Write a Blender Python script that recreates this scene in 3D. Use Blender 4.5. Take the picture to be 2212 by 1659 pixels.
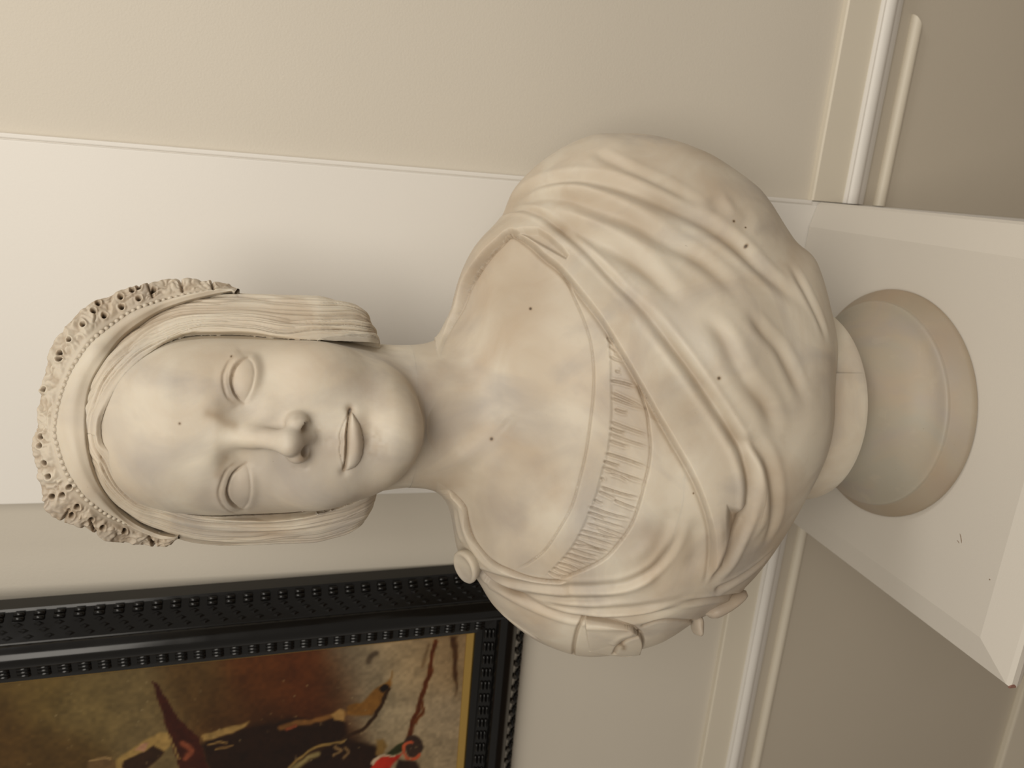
import bpy, math, random
import numpy as np
from mathutils import Matrix, Vector

for o in list(bpy.data.objects):
    bpy.data.objects.remove(o, do_unlink=True)
scene = bpy.context.scene
COL = scene.collection
rng = np.random.default_rng(7)

# ------------------------------------------------------------------ camera
# world: X to the viewer's right, Y away from the viewer, Z up; origin on the pedestal top under the bust
FPX = 1660.0
PITCH, ROLL, YAW = math.radians(15.1), math.radians(0.6), math.radians(-16.1)
CAM = np.array([0.015, -0.657, 0.57])
_f = np.array([0, math.cos(PITCH), -math.sin(PITCH)])
_u0 = np.array([0, math.sin(PITCH), math.cos(PITCH)])
_r0 = np.array([1.0, 0, 0])
_r = math.cos(ROLL) * _r0 + math.sin(ROLL) * _u0
_u = -math.sin(ROLL) * _r0 + math.cos(ROLL) * _u0
cd = bpy.data.cameras.new('camera')
cam = bpy.data.objects.new('camera', cd)
COL.objects.link(cam)
cd.sensor_fit = 'HORIZONTAL'
cd.sensor_width = 36.0
cd.lens = FPX / 2212 * 36.0
cd.clip_start = 0.01
cd.dof.use_dof = True
cd.dof.focus_distance = 0.56
cd.dof.aperture_fstop = 9.0
# the photograph was taken with the phone on its side: the picture's right is the world's down
cam.matrix_world = Matrix(((-_u[0], _r[0], -_f[0], CAM[0]),
                           (-_u[1], _r[1], -_f[1], CAM[1]),
                           (-_u[2], _r[2], -_f[2], CAM[2]), (0, 0, 0, 1)))
scene.camera = cam

# ------------------------------------------------------------------ light
scene.view_settings.view_transform = 'Standard'
scene.view_settings.look = 'None'
scene.view_settings.gamma = 1.0
scene.view_settings.use_curve_mapping = False
scene.view_settings.exposure = 0.12
world = bpy.data.worlds.new('room_light')
scene.world = world
world.use_nodes = True
bg = world.node_tree.nodes['Background']
bg.inputs[0].default_value = (1.0, 0.92, 0.81, 1)
bg.inputs[1].default_value = 0.345

def area(name, loc, target, size, power, col):
    l = bpy.data.lights.new(name, 'AREA')
    l.shape = 'RECTANGLE'
    l.size, l.size_y = size
    l.energy = power
    l.color = col
    o = bpy.data.objects.new(name, l)
    COL.objects.link(o)
    o.location = loc
    d = Vector(target) - Vector(loc)
    o.rotation_euler = d.to_track_quat('-Z', 'Y').to_euler()
    return o

area('ceiling_lamp', (-0.05, -1.32, 1.20), (-0.05, 0.05, 0.42), (1.1, 0.7), 14.5, (1.0, 0.935, 0.835))
area('wall_lamp', (1.45, -0.95, 1.75), (-0.3, 0.2, 0.55), (0.35, 0.6), 9.5, (1.0, 0.97, 0.93))

# ------------------------------------------------------------------ measuring helpers
WX = np.array([math.cos(YAW), math.sin(YAW), 0.0])      # along the wall, to the right
WN = np.array([-math.sin(YAW), math.cos(YAW), 0.0])     # into the wall

def rays(px):
    px = np.asarray(px, float).reshape(-1, 2)
    return _f + ((829.5 - px[:, 1]))[:, None] * _r / FPX + (1106 - px[:, 0])[:, None] * _u / FPX

def proj(p):
    q = np.asarray(p) - CAM
    d = q @ _f
    return np.stack([1106 - FPX * (q @ _u) / d, 829.5 - FPX * (q @ _r) / d], -1)

def at_y(px, Y):
    d = rays(px)
    return CAM + d * ((np.asarray(Y, float) - CAM[1]) / d[:, 1])[:, None]

def at_wall(px, depth):
    d = rays(px)
    return CAM + d * ((depth - CAM @ WN) / (d @ WN))[:, None]

def wp(a, d, z):
    return np.asarray(a)[..., None] * WX + np.asarray(d)[..., None] * WN + np.asarray(z)[..., None] * np.array([0, 0, 1.0])

# ------------------------------------------------------------------ numeric helpers
def spl(xs, ys):
    """monotone cubic through a table"""
    xs = np.asarray(xs, float); ys = np.asarray(ys, float)
    h = np.diff(xs); dl = np.diff(ys) / h
    m = np.zeros_like(ys)
    for i in range(1, len(xs) - 1):
        if dl[i - 1] * dl[i] > 0:
            w1 = 2 * h[i] + h[i - 1]; w2 = h[i] + 2 * h[i - 1]
            m[i] = (w1 + w2) / (w1 / dl[i - 1] + w2 / dl[i])
    m[0], m[-1] = dl[0], dl[-1]
    def f(x):
        x = np.clip(x, xs[0], xs[-1])
        i = np.clip(np.searchsorted(xs, x) - 1, 0, len(xs) - 2)
        t = (x - xs[i]) / h[i]
        return ((1 + 2 * t) * (1 - t) ** 2 * ys[i] + t * (1 - t) ** 2 * h[i] * m[i]
                + t * t * (3 - 2 * t) * ys[i + 1] + t * t * (t - 1) * h[i] * m[i + 1])
    return f

def smin(a, b, k):
    h = np.maximum(k - np.abs(a - b), 0) / k
    return np.minimum(a, b) - h * h * h * k / 6

def smax(a, b, k):
    return -smin(-a, -b, k)

def sstep(x, a=0.0, b=1.0):
    t = np.clip((x - a) / (b - a), 0, 1)
    return t * t * (3 - 2 * t)

_NG = rng.random((32, 32, 32)).astype(np.float64) * 2 - 1
def noise3(p, s):
    q = np.asarray(p) * s + 100.0
    i = np.floor(q).astype(int); f = q - i
    f = f * f * (3 - 2 * f); i %= 32
    j = (i + 1) % 32
    r = 0
    for a in (0, 1):
        for b in (0, 1):
            for c in (0, 1):
                w = (f[..., 0] if a else 1 - f[..., 0]) * (f[..., 1] if b else 1 - f[..., 1]) * (f[..., 2] if c else 1 - f[..., 2])
                r = r + w * _NG[(j if a else i)[..., 0], (j if b else i)[..., 1], (j if c else i)[..., 2]]
    return r

def smooth_line(pts, step=None, n=6):
    """Catmull-Rom through traced points"""
    p = np.asarray(pts, float)
    q = np.vstack([2 * p[0] - p[1], p, 2 * p[-1] - p[-2]])
    out = []
    for i in range(1, len(q) - 2):
        t = np.linspace(0, 1, n, endpoint=False)[:, None]
        a, b, c, d = q[i - 1], q[i], q[i + 1], q[i + 2]
        out.append(0.5 * ((2 * b) + (c - a) * t + (2 * a - 5 * b + 4 * c - d) * t ** 2 + (3 * b - a - 3 * c + d) * t ** 3))
    out.append(p[-1:])
    return np.vstack(out)

def resample(p, n):
    s = np.r_[0, np.cumsum(np.linalg.norm(np.diff(p, axis=0), axis=1))]
    t = np.linspace(0, s[-1], n)
    return np.stack([np.interp(t, s, p[:, k]) for k in range(p.shape[1])], -1)

def line_dist(P, L):
    """distance of points P to polyline L, the parameter 0..1 along it and the signed 2D side"""
    best = np.full(len(P), 1e9); par = np.zeros(len(P)); side = np.zeros(len(P))
    s = np.r_[0, np.cumsum(np.linalg.norm(np.diff(L, axis=0), axis=1))]
    for i in range(len(L) - 1):
        a, b = L[i], L[i + 1]; ab = b - a; l2 = ab @ ab + 1e-15
        t = np.clip((P - a) @ ab / l2, 0, 1)
        d2 = ((P - a - t[:, None] * ab) ** 2).sum(1)
        m = d2 < best
        best[m] = d2[m]; par[m] = ((s[i] + t * math.sqrt(l2)) / s[-1])[m]
        if L.shape[1] == 2:
            side[m] = (ab[0] * (P[:, 1] - a[1]) - ab[1] * (P[:, 0] - a[0]))[m]
    return np.sqrt(best), par, np.sign(side)

def in_poly(P, G):
    x, y = P[:, 0], P[:, 1]
    r = np.zeros(len(P), bool)
    j = len(G) - 1
    for i in range(len(G)):
        if G[i][1] != G[j][1]:
            c = ((G[i][1] > y) != (G[j][1] > y)) & (x < (G[j][0] - G[i][0]) * (y - G[i][1]) / (G[j][1] - G[i][1]) + G[i][0])
            r ^= c
        j = i
    return r

def poly_sd(P, G):
    G = np.asarray(G, float)
    d, _, _ = line_dist(P, np.vstack([G, G[:1]]))
    return np.where(in_poly(P, G), -d, d)

# surface nets: mesh of f < 0
def surfnet(F, lo, hi, h):
    ax = [np.arange(lo[k], hi[k] + h, h) for k in range(3)]
    n = [len(a) for a in ax]
    V = np.empty(n, np.float32)
    yy, zz = np.meshgrid(ax[1], ax[2], indexing='ij')
    for c in range(0, n[0], 24):
        xs = ax[0][c:c + 24]
        P = np.empty((len(xs),) + yy.shape + (3,))
        P[..., 0] = xs[:, None, None]; P[..., 1] = yy; P[..., 2] = zz
        V[c:c + 24] = F(P.reshape(-1, 3)).reshape(P.shape[:3])
    ins = V < 0
    m = [x - 1 for x in n]
    cnt = np.zeros(m, np.int8)
    for a in (0, 1):
        for b in (0, 1):
            for c in (0, 1):
                cnt += ins[a:a + m[0], b:b + m[1], c:c + m[2]]
    cells = np.argwhere((cnt > 0) & (cnt < 8))
    idx = np.full(m, -1, np.int64)
    idx[tuple(cells.T)] = np.arange(len(cells))
    acc = np.zeros((len(cells), 3)); num = np.zeros(len(cells))
    cor = [np.array([a, b, c]) for a in (0, 1) for b in (0, 1) for c in (0, 1)]
    for A in cor:
        for k in range(3):
            if A[k]:
                continue
            B = A.copy(); B[k] = 1
            va = V[tuple((cells + A).T)]; vb = V[tuple((cells + B).T)]
            e = (va < 0) != (vb < 0)
            t = np.where(e, va / np.where(e, va - vb, 1), 0)
            pt = A + t[:, None] * (B - A)
            acc[e] += pt[e]; num[e] += 1
    verts = np.asarray(lo) + (cells + acc / num[:, None]) * h
    quads = []
    for k in range(3):
        k1, k2 = (k + 1) % 3, (k + 2) % 3
        sl0 = [slice(None)] * 3; sl1 = [slice(None)] * 3
        sl0[k] = slice(0, n[k] - 1); sl1[k] = slice(1, n[k])
        a, b = ins[tuple(sl0)], ins[tuple(sl1)]
        e = np.argwhere(a != b)
        e = e[(e[:, k1] > 0) & (e[:, k2] > 0) & (e[:, k1] < n[k1] - 1) & (e[:, k2] < n[k2] - 1)]
        u = np.zeros(3, int); u[k1] = 1
        v = np.zeros(3, int); v[k2] = 1
        q = np.stack([idx[tuple((e - u - v).T)], idx[tuple((e - v).T)], idx[tuple(e.T)], idx[tuple((e - u).T)]], 1)
        fl = ~a[tuple(e.T)]
        q[fl] = q[fl][:, ::-1]
        quads.append(q)
    return verts, np.vstack(quads)

def compact(v, q):
    u, inv = np.unique(q, return_inverse=True)
    return v[u], inv.reshape(q.shape)

def subdiv(v, q):
    n = len(v)
    e = np.stack([q, np.roll(q, -1, 1)], -1).reshape(-1, 2)
    e.sort(axis=1)
    key = e[:, 0] * (n + 1) + e[:, 1]
    u, first, inv = np.unique(key, return_index=True, return_inverse=True)
    inv = inv.reshape(q.shape)
    mid = v[e[first]].mean(1)
    cen = v[q].mean(1)
    E_ = n + inv
    c = n + len(mid) + np.arange(len(q))
    nq = np.concatenate([np.stack([q[:, k], E_[:, k], c, E_[:, k - 1]], 1) for k in range(4)])
    return np.vstack([v, mid, cen]), nq

def grad(F, p, e=4e-4):
    f0 = F(p)
    g = np.stack([F(p + np.eye(3)[k] * e) - f0 for k in range(3)], 1) / e
    return f0, g

def project(F, v, it=2, cap=0.003):
    for _ in range(it):
        f0, g = grad(F, v)
        s = g * (f0 / np.maximum((g * g).sum(1), 1e-6))[:, None]
        l = np.linalg.norm(s, axis=1)
        v = v - s * np.minimum(1, cap / np.maximum(l, 1e-9))[:, None]
    return v

def vnormals(v, q):
    a = v[q[:, 2]] - v[q[:, 0]]; b = v[q[:, 3]] - v[q[:, 1]]
    fn = np.cross(a, b)
    N = np.zeros_like(v)
    for k in range(4):
        for c in range(3):
            N[:, c] += np.bincount(q[:, k], fn[:, c], len(v))
    return N / np.maximum(np.linalg.norm(N, axis=1), 1e-12)[:, None]

def hit(F, px, y0=-0.24, y1=0.12):
    """where the lines of sight through traced points first meet a surface"""
    px = np.asarray(px, float).reshape(-1, 2)
    d = rays(px)
    d = d / d[:, 1:2]
    Y = np.linspace(y0, y1, 240)
    P = CAM + d[:, None, :] * (Y - CAM[1])[None, :, None]
    f = F(P.reshape(-1, 3)).reshape(len(px), -1)
    neg = f < 0
    i = np.argmax(neg, 1)
    ok = neg.any(1)
    i = np.where(ok, i, np.argmin(f, 1))
    i = np.maximum(i, 1)
    r = np.arange(len(px))
    fa, fb = f[r, i - 1], f[r, i]
    t = np.where(ok, np.clip(fa / np.where(fa == fb, 1, fa - fb), 0, 1), 1)
    yy = Y[i - 1] + t * (Y[i] - Y[i - 1])
    return CAM + d * (yy - CAM[1])[:, None]

# ------------------------------------------------------------------ objects and materials
def link(name, me, mat=None, parent=None):
    o = bpy.data.objects.new(name, me)
    COL.objects.link(o)
    if mat is not None and me is not None:
        me.materials.append(mat)
    if parent is not None:
        o.parent = parent
    return o

def np_mesh(name, v, q, normals=None, smooth=True):
    me = bpy.data.meshes.new(name)
    q = np.asarray(q); k = q.shape[1]
    me.vertices.add(len(v)); me.vertices.foreach_set('co', np.asarray(v, np.float32).ravel())
    me.loops.add(q.size); me.loops.foreach_set('vertex_index', q.astype(np.int32).ravel())
    me.polygons.add(len(q)); me.polygons.foreach_set('loop_start', np.arange(0, q.size, k, dtype=np.int32))
    me.update(calc_edges=True)
    me.polygons.foreach_set('use_smooth', np.full(len(q), smooth))
    if normals is not None:
        me.normals_split_custom_set_from_vertices(normals.astype(np.float32))
    return me

def empty(name, loc, label, cat, group=None):
    o = bpy.data.objects.new(name, None)
    COL.objects.link(o)
    o.location = loc
    o.empty_display_size = 0.05
    o['label'] = label; o['category'] = cat
    if group:
        o['group'] = group
    return o

def grid_quads(nr, nc, wrap=False):
    i = np.arange(nr - 1)[:, None]; j = np.arange(nc if wrap else nc - 1)[None]
    a = i * nc + j; b = i * nc + (j + 1) % nc
    return np.stack([a, b, b + nc, a + nc], -1).reshape(-1, 4)

def rough_mesh(name, verts, faces, bevel=0.0, seg=2):
    import bmesh
    bm = bmesh.new()
    vs = [bm.verts.new(p) for p in verts]
    for f in faces:
        bm.faces.new([vs[i] for i in f])
    bmesh.ops.recalc_face_normals(bm, faces=bm.faces)
    if bevel:
        bmesh.ops.bevel(bm, geom=list(bm.edges), offset=bevel, segments=seg, affect='EDGES', profile=0.6)
    me = bpy.data.meshes.new(name)
    bm.to_mesh(me); bm.free()
    return me

BOXF = [(0, 1, 2, 3), (4, 7, 6, 5), (0, 4, 5, 1), (1, 5, 6, 2), (2, 6, 7, 3), (3, 7, 4, 0)]
def wbox(name, a0, a1, d0, d1, z0, z1, mat, parent=None, bevel=0.0, org=(0, 0, 0), seg=2):
    pts = [wp(a, d, z) - np.array(org) for z in (z0, z1) for a, d in ((a0, d0), (a1, d0), (a1, d1), (a0, d1))]
    pts = [np.asarray(p).ravel() for p in pts]
    me = rough_mesh(name, pts, [(3, 2, 1, 0), (4, 5, 6, 7), (0, 1, 5, 4), (1, 2, 6, 5), (2, 3, 7, 6), (3, 0, 4, 7)], bevel, seg)
    return link(name, me, mat, parent)

def extrude_profile(name, prof, a0, a1, mat, parent=None, org=(0, 0, 0), m0=0.0, m1=0.0, smooth=False):
    """prof: (depth, z) pairs, run along the wall; m0, m1: mitre with depth below the first point"""
    prof = np.asarray(prof, float)
    n = len(prof)
    v = []
    for a, m in ((a0, m0), (a1, m1)):
        for d, z in prof:
            v.append((a + m * (z - prof[:, 1].max())) * WX + d * WN + np.array([0, 0, z]) - np.array(org))
    f = [tuple((i, (i + 1) % n, n + (i + 1) % n, n + i)) for i in range(n)]
    f += [tuple(range(n))[::-1], tuple(range(n, 2 * n))]
    me = rough_mesh(name, v, f)
    if smooth:
        me.polygons.foreach_set('use_smooth', [True] * len(me.polygons))
        me.set_sharp_from_angle(angle=math.radians(40))
    return link(name, me, mat, parent)

def nodes(name):
    m = bpy.data.materials.new(name)
    m.use_nodes = True
    nt = m.node_tree
    return m, nt, nt.nodes['Principled BSDF']

def paint_mat(name, col, rough=0.6, bump=0.02, scale=900, var=0.03):
    m, nt, b = nodes(name)
    b.inputs['Roughness'].default_value = rough
    tc = nt.nodes.new('ShaderNodeTexCoord')
    n1 = nt.nodes.new('ShaderNodeTexNoise'); n1.inputs['Scale'].default_value = 3.0; n1.inputs['Detail'].default_value = 4
    n2 = nt.nodes.new('ShaderNodeTexNoise'); n2.inputs['Scale'].default_value = scale; n2.inputs['Detail'].default_value = 2
    nt.links.new(tc.outputs['Object'], n1.inputs['Vector']); nt.links.new(tc.outputs['Object'], n2.inputs['Vector'])
    r = nt.nodes.new('ShaderNodeValToRGB')
    r.color_ramp.elements[0].position = 0.3; r.color_ramp.elements[1].position = 0.7
    r.color_ramp.elements[0].color = tuple(c * (1 - var) for c in col) + (1,)
    r.color_ramp.elements[1].color = tuple(min(1, c * (1 + var)) for c in col) + (1,)
    nt.links.new(n1.outputs[0], r.inputs[0]); nt.links.new(r.outputs[0], b.inputs['Base Color'])
    bp = nt.nodes.new('ShaderNodeBump'); bp.inputs['Strength'].default_value = bump; bp.inputs['Distance'].default_value = 0.002
    nt.links.new(n2.outputs[0], bp.inputs['Height']); nt.links.new(bp.outputs[0], b.inputs['Normal'])
    return m

WHITE = paint_mat('white_paint', (0.73, 0.695, 0.64), 0.5, 0.05, 700, 0.02)
WALLP = paint_mat('greige_wall_paint', (0.60, 0.548, 0.462), 0.6, 0.10, 500, 0.02)
PEDP = paint_mat('pale_grey_white_paint', (0.62, 0.575, 0.505), 0.5, 0.05, 700, 0.03)
DADOP = paint_mat('greige_dado_paint', (0.50, 0.445, 0.36), 0.55, 0.08, 500, 0.02)
RAILP = paint_mat('cream_rail_paint', (0.66, 0.60, 0.49), 0.5, 0.04, 300, 0.02)

def marble(name, tint=(1, 1, 1), rough=0.50):
    m, nt, b = nodes(name)
    N = nt.nodes; K = nt.links
    tc = N.new('ShaderNodeTexCoord')
    base = (0.60 * tint[0], 0.54 * tint[1], 0.44 * tint[2], 1)
    def nz(scale, detail=4, dist=0.0):
        n = N.new('ShaderNodeTexNoise'); n.inputs['Scale'].default_value = scale; n.inputs['Detail'].default_value = detail
        n.inputs['Distortion'].default_value = dist
        K.new(tc.outputs['Object'], n.inputs['Vector']); return n.outputs[0]
    def ramp(src, a, b_, c0=(0, 0, 0, 1), c1=(1, 1, 1, 1)):
        r = N.new('ShaderNodeValToRGB')
        r.color_ramp.elements[0].position = a; r.color_ramp.elements[1].position = b_
        r.color_ramp.elements[0].color = c0; r.color_ramp.elements[1].color = c1
        K.new(src, r.inputs[0]); return r.outputs[0]
    def mix(fac, a, b_):
        x = N.new('ShaderNodeMix'); x.data_type = 'RGBA'
        if isinstance(fac, float):
            x.inputs[0].default_value = fac
        else:
            K.new(fac, x.inputs[0])
        for i, s in ((6, a), (7, b_)):
            if isinstance(s, tuple):
                x.inputs[i].default_value = s
            else:
                K.new(s, x.inputs[i])
        return x.outputs[2]
    def sc(src, k):
        q = N.new('ShaderNodeMath'); q.operation = 'MULTIPLY'; q.inputs[1].default_value = k
        K.new(src, q.inputs[0]); return q.outputs[0]
    c = mix(sc(ramp(nz(13, 5, 0.8), 0.40, 0.68), 0.60), base, (0.43, 0.325, 0.225, 1))     # warm clouds
    c = mix(sc(ramp(nz(11, 5, 1.2), 0.47, 0.70), 0.62), c, (0.33, 0.295, 0.27, 1))      # grey clouds
    c = mix(sc(ramp(nz(60, 3), 0.62, 0.70), 0.18), c, (0.47, 0.40, 0.31, 1))             # fine mottling
    sp = ramp(nz(300, 1), 0.82, 0.84)
    c = mix(sc(sp, 0.35), c, (0.17, 0.13, 0.09, 1))                                       # pits
    at = N.new('ShaderNodeAttribute'); at.attribute_name = 'stain_tone'
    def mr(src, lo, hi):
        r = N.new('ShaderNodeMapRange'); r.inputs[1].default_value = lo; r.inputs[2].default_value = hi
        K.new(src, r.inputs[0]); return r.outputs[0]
    c = mix(sc(mr(at.outputs['Fac'], 0.0, 0.5), 0.80), c, (0.30, 0.215, 0.135, 1))          # brown dirt in the carving, and the darker holes, chest and foot
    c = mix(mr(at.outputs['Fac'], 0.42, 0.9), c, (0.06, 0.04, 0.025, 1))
    K.new(c, b.inputs['Base Color'])
    b.inputs['Roughness'].default_value = rough
    b.inputs['Specular IOR Level'].default_value = 0.35
    b.inputs['Subsurface Weight'].default_value = 0.25
    b.inputs['Subsurface Radius'].default_value = (1.0, 0.75, 0.5)
    b.inputs['Subsurface Scale'].default_value = 0.004
    bp = N.new('ShaderNodeBump'); bp.inputs['Strength'].default_value = 0.06; bp.inputs['Distance'].default_value = 0.001
    K.new(nz(420, 3), bp.inputs['Height']); K.new(bp.outputs[0], b.inputs['Normal'])
    return m

MARBLE = marble('cream_marble')
SOCLE_MARBLE = marble('greyed_marble', (0.60, 0.60, 0.585), 0.48)

# ================================================================== the room
def struct(o):
    o['kind'] = 'structure'
    return o

D_PIER, D_RIGHT, D_LEFT = 0.176, 0.187, 0.206
Z0, Z1 = -1.05, 1.75
PIER_L, PIER_R = -0.166, 0.191
struct(wbox('wall_left', -4.0, PIER_L, D_LEFT, D_LEFT + 0.1, Z0, Z1, WALLP))
struct(wbox('wall_right', PIER_R - .0056, 3.0, D_RIGHT, D_RIGHT + 0.1, Z0, Z1, WALLP))
struct(wbox('wall_middle', PIER_L, PIER_R - .0056, D_PIER, D_LEFT + 0.1, Z0, Z1, WHITE, bevel=0.0012))
struct(wbox('trim_5', PIER_R - .0045, PIER_R, D_PIER + .0008, D_RIGHT + .002, .0005, Z1, WHITE, bevel=0.0012))
struct(wbox('trim_6', PIER_R - .0060, PIER_R - .001, D_PIER + .0024, D_RIGHT + .002, Z0, Z1, WHITE))
FLOORM = paint_mat('brown_wood_floor', (0.16, 0.10, 0.06), 0.4, 0.05, 60, 0.2)
struct(wbox('floor', -4.0, 3.0, -3.2, D_LEFT + 0.1, Z0 - 0.05, Z0, FLOORM))

DL = struct(wbox('trim_3', -4.0, PIER_L, D_LEFT - 0.0006, D_LEFT + 0.01, Z0, -0.02, DADOP))
DR = struct(wbox('trim_4', PIER_R, 3.0, D_RIGHT - 0.0006, D_RIGHT + 0.01, Z0, -0.02, DADOP))

def chair_rail(name, a0, a1, dw, mitre_at=None):
    root = bpy.data.objects.new(name, None); COL.objects.link(root)
    root.location = wp((a0 + a1) / 2, dw, -0.05)
    root['kind'] = 'structure'
    org = np.array(root.location)
    o = 0.0005
    extrude_profile('flat_board', [(dw + o, 0.0), (dw - .007, 0.0), (dw - .009, -.0015), (dw - .009, -.041), (dw + o, -.041)], a0, a1, RAILP, root, org)
    t = [(dw + o, -.041), (dw - .010, -.041), (dw - .013, -.043)]
    t += [(dw - .013 - .006 * math.sin(x), -.050 - .008 * math.cos(x) * 1.0) for x in np.linspace(0.3, 2.7, 8)]
    t += [(dw - .012, -.061), (dw - .010, -.066), (dw - .007, -.071), (dw + o, -.072)]
    extrude_profile('cap_moulding', t, a0, a1, WHITE, root, org, smooth=True)
    b = [(dw + o, -.091), (dw - .003, -.091)] + [(dw - .004 - .004 * math.sin(x), -.098 + .006 * math.cos(x)) for x in np.linspace(0.3, 2.8, 7)] + [(dw + o, -.106)]
    if mitre_at is None:
        extrude_profile('panel_bead', b, a0, a1, RAILP, root, org, smooth=True)
    else:
        extrude_profile('panel_bead', b, a0, mitre_at, RAILP, root, org, m1=1.0, smooth=True)
    return root

chair_rail('trim_1', -4.0, PIER_L, D_LEFT)
chair_rail('trim_2', PIER_R, 3.0, D_RIGHT, mitre_at=0.403)
bb = wbox('baseboard_left', -4.0, PIER_L, D_LEFT - 0.012, D_LEFT + 0.001, Z0, -0.575, RAILP, bevel=0.003)
struct(bb)

# ================================================================== pedestal
PA, PF, PB = 0.190, -0.200, D_PIER - 0.0005
PORG = wp(0.0, (PF + PB) / 2, Z0)
ped = empty('display_pedestal', PORG, 'tall square white painted wooden pedestal carrying the marble bust', 'pedestal')
def ped_ring(a, f, b, z):
    return [wp(-a, f, z) - PORG, wp(a, f, z) - PORG, wp(a, b, z) - PORG, wp(-a, b, z) - PORG]
rings = []
rings += [ped_ring(PA - .014, PF + .014, PB, -.030), ped_ring(PA - .006, PF + .006, PB, -.028), ped_ring(PA - .002, PF + .002, PB, -.022),
          ped_ring(PA, PF, PB, -.016), ped_ring(PA, PF, PB, -.010), ped_ring(PA - .0025, PF + .0025, PB, -.0065)]
rings += [ped_ring(PA - .029, PF + .031, PB, 0.0)]
v = np.array([p for r in rings for p in r]).reshape(-1, 3)
f = []
for i in range(len(rings) - 1):
    for j in range(4):
        f.append((4 * i + j, 4 * i + (j + 1) % 4, 4 * i + 4 + (j + 1) % 4, 4 * i + 4 + j))
f += [(3, 2, 1, 0), tuple(4 * (len(rings) - 1) + j for j in range(4))]
me = rough_mesh('top_slab', v, f)
slab = link('top_slab', me, PEDP, ped)
wbox('column', -PA + .016, PA - .016, PF + .016, PB, Z0 + .12, -.0295, PEDP, ped, 0.001, PORG)
wbox('plinth', -PA + .002, PA - .002, PF + .002, PB, Z0, Z0 + .121, PEDP, ped, 0.004, PORG)
chip = paint_mat('chipped_brown', (0.24, 0.12, 0.09), 0.7)
ca, cf = -PA, PF
cp = []
for z, k in ((-.0085, .3), (-.0100, .7), (-.0125, .7), (-.0150, .3)):
    for x, y in ((-.0003, .0045), (-.0003, .0), (.0002, -.0003), (.0045, -.0003), (.0050, .0010), (.0012, .0050)):
        cp.append(np.ravel(wp(ca + x * (k if x > .001 else 1), cf + y * (k if y > .001 else 1), z) - PORG))
cfc = [(6 * i + j, 6 * i + (j + 1) % 6, 6 * i + 6 + (j + 1) % 6, 6 * i + 6 + j) for i in range(3) for j in range(6)] + [(5, 4, 3, 2, 1, 0), (18, 19, 20, 21, 22, 23)]
o = link('paint_chip', rough_mesh('paint_chip', cp, cfc), chip, slab); o['label'] = 'small reddish brown chip in the corner'
SCUFF = paint_mat('brown_scuff', (0.26, 0.19, 0.13), 0.7)
for (sx, sy), ln, wd, an in (((2076, 1163), .0075, .0007, .5), ((2070, 1170), .003, .0005, 1.1), ((2138, 1252), .0011, .0009, 0), ((1902, 1102), .0011, .0010, 0), ((2022, 662), .0010, .0009, 0)):
    dd_ = rays([(sx, sy)])[0]; pc = CAM + dd_ * (-CAM[2] / dd_[2])
    e1 = math.cos(an) * WX + math.sin(an) * WN; e2 = -math.sin(an) * WX + math.cos(an) * WN
    ring = [pc + e1 * ln * .5 * math.cos(t) * (1 + .3 * math.sin(3 * t)) + e2 * wd * math.sin(t) * (1 + .4 * math.cos(2 * t)) - PORG for t in np.linspace(0, 2 * math.pi, 14, endpoint=False)]
    vv = [np.ravel(p) + np.array([0, 0, .00015]) for p in ring] + [np.ravel(p) + np.array([0, 0, -.0003]) for p in ring]
    link('scuff_mark', rough_mesh('scuff_mark', vv, [tuple(range(14)), tuple(range(14, 28))[::-1]] + [(i, (i + 1) % 14, 14 + (i + 1) % 14, 14 + i) for i in range(14)]), SCUFF, slab)

# ================================================================== painting
def gloss_black():
    m, nt, b = nodes('polished_black_wood')
    b.inputs['Base Color'].default_value = (0.004, 0.0035, 0.003, 1)
    b.inputs['Specular IOR Level'].default_value = 0.32
    b.inputs['Roughness'].default_value = 0.22
    n = nt.nodes.new('ShaderNodeTexNoise'); n.inputs['Scale'].default_value = 40
    tc = nt.nodes.new('ShaderNodeTexCoord'); nt.links.new(tc.outputs['Object'], n.inputs['Vector'])
    mr = nt.nodes.new('ShaderNodeMapRange'); mr.inputs[3].default_value = 0.10; mr.inputs[4].default_value = 0.24
    nt.links.new(n.outputs[0], mr.inputs[0]); nt.links.new(mr.outputs[0], b.inputs['Roughness'])
    return m
BLACK = gloss_black()
GILT, nt, b = nodes('gilt_slip')
b.inputs['Base Color'].default_value = (0.42, 0.27, 0.07, 1); b.inputs['Metallic'].default_value = 0.6; b.inputs['Roughness'].default_value = 0.42
n = nt.nodes.new('ShaderNodeTexNoise'); n.inputs['Scale'].default_value = 120
bp = nt.nodes.new('ShaderNodeBump'); bp.inputs['Strength'].default_value = 0.1; nt.links.new(n.outputs[0], bp.inputs['Height']); nt.links.new(bp.outputs[0], b.inputs['Normal'])

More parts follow.
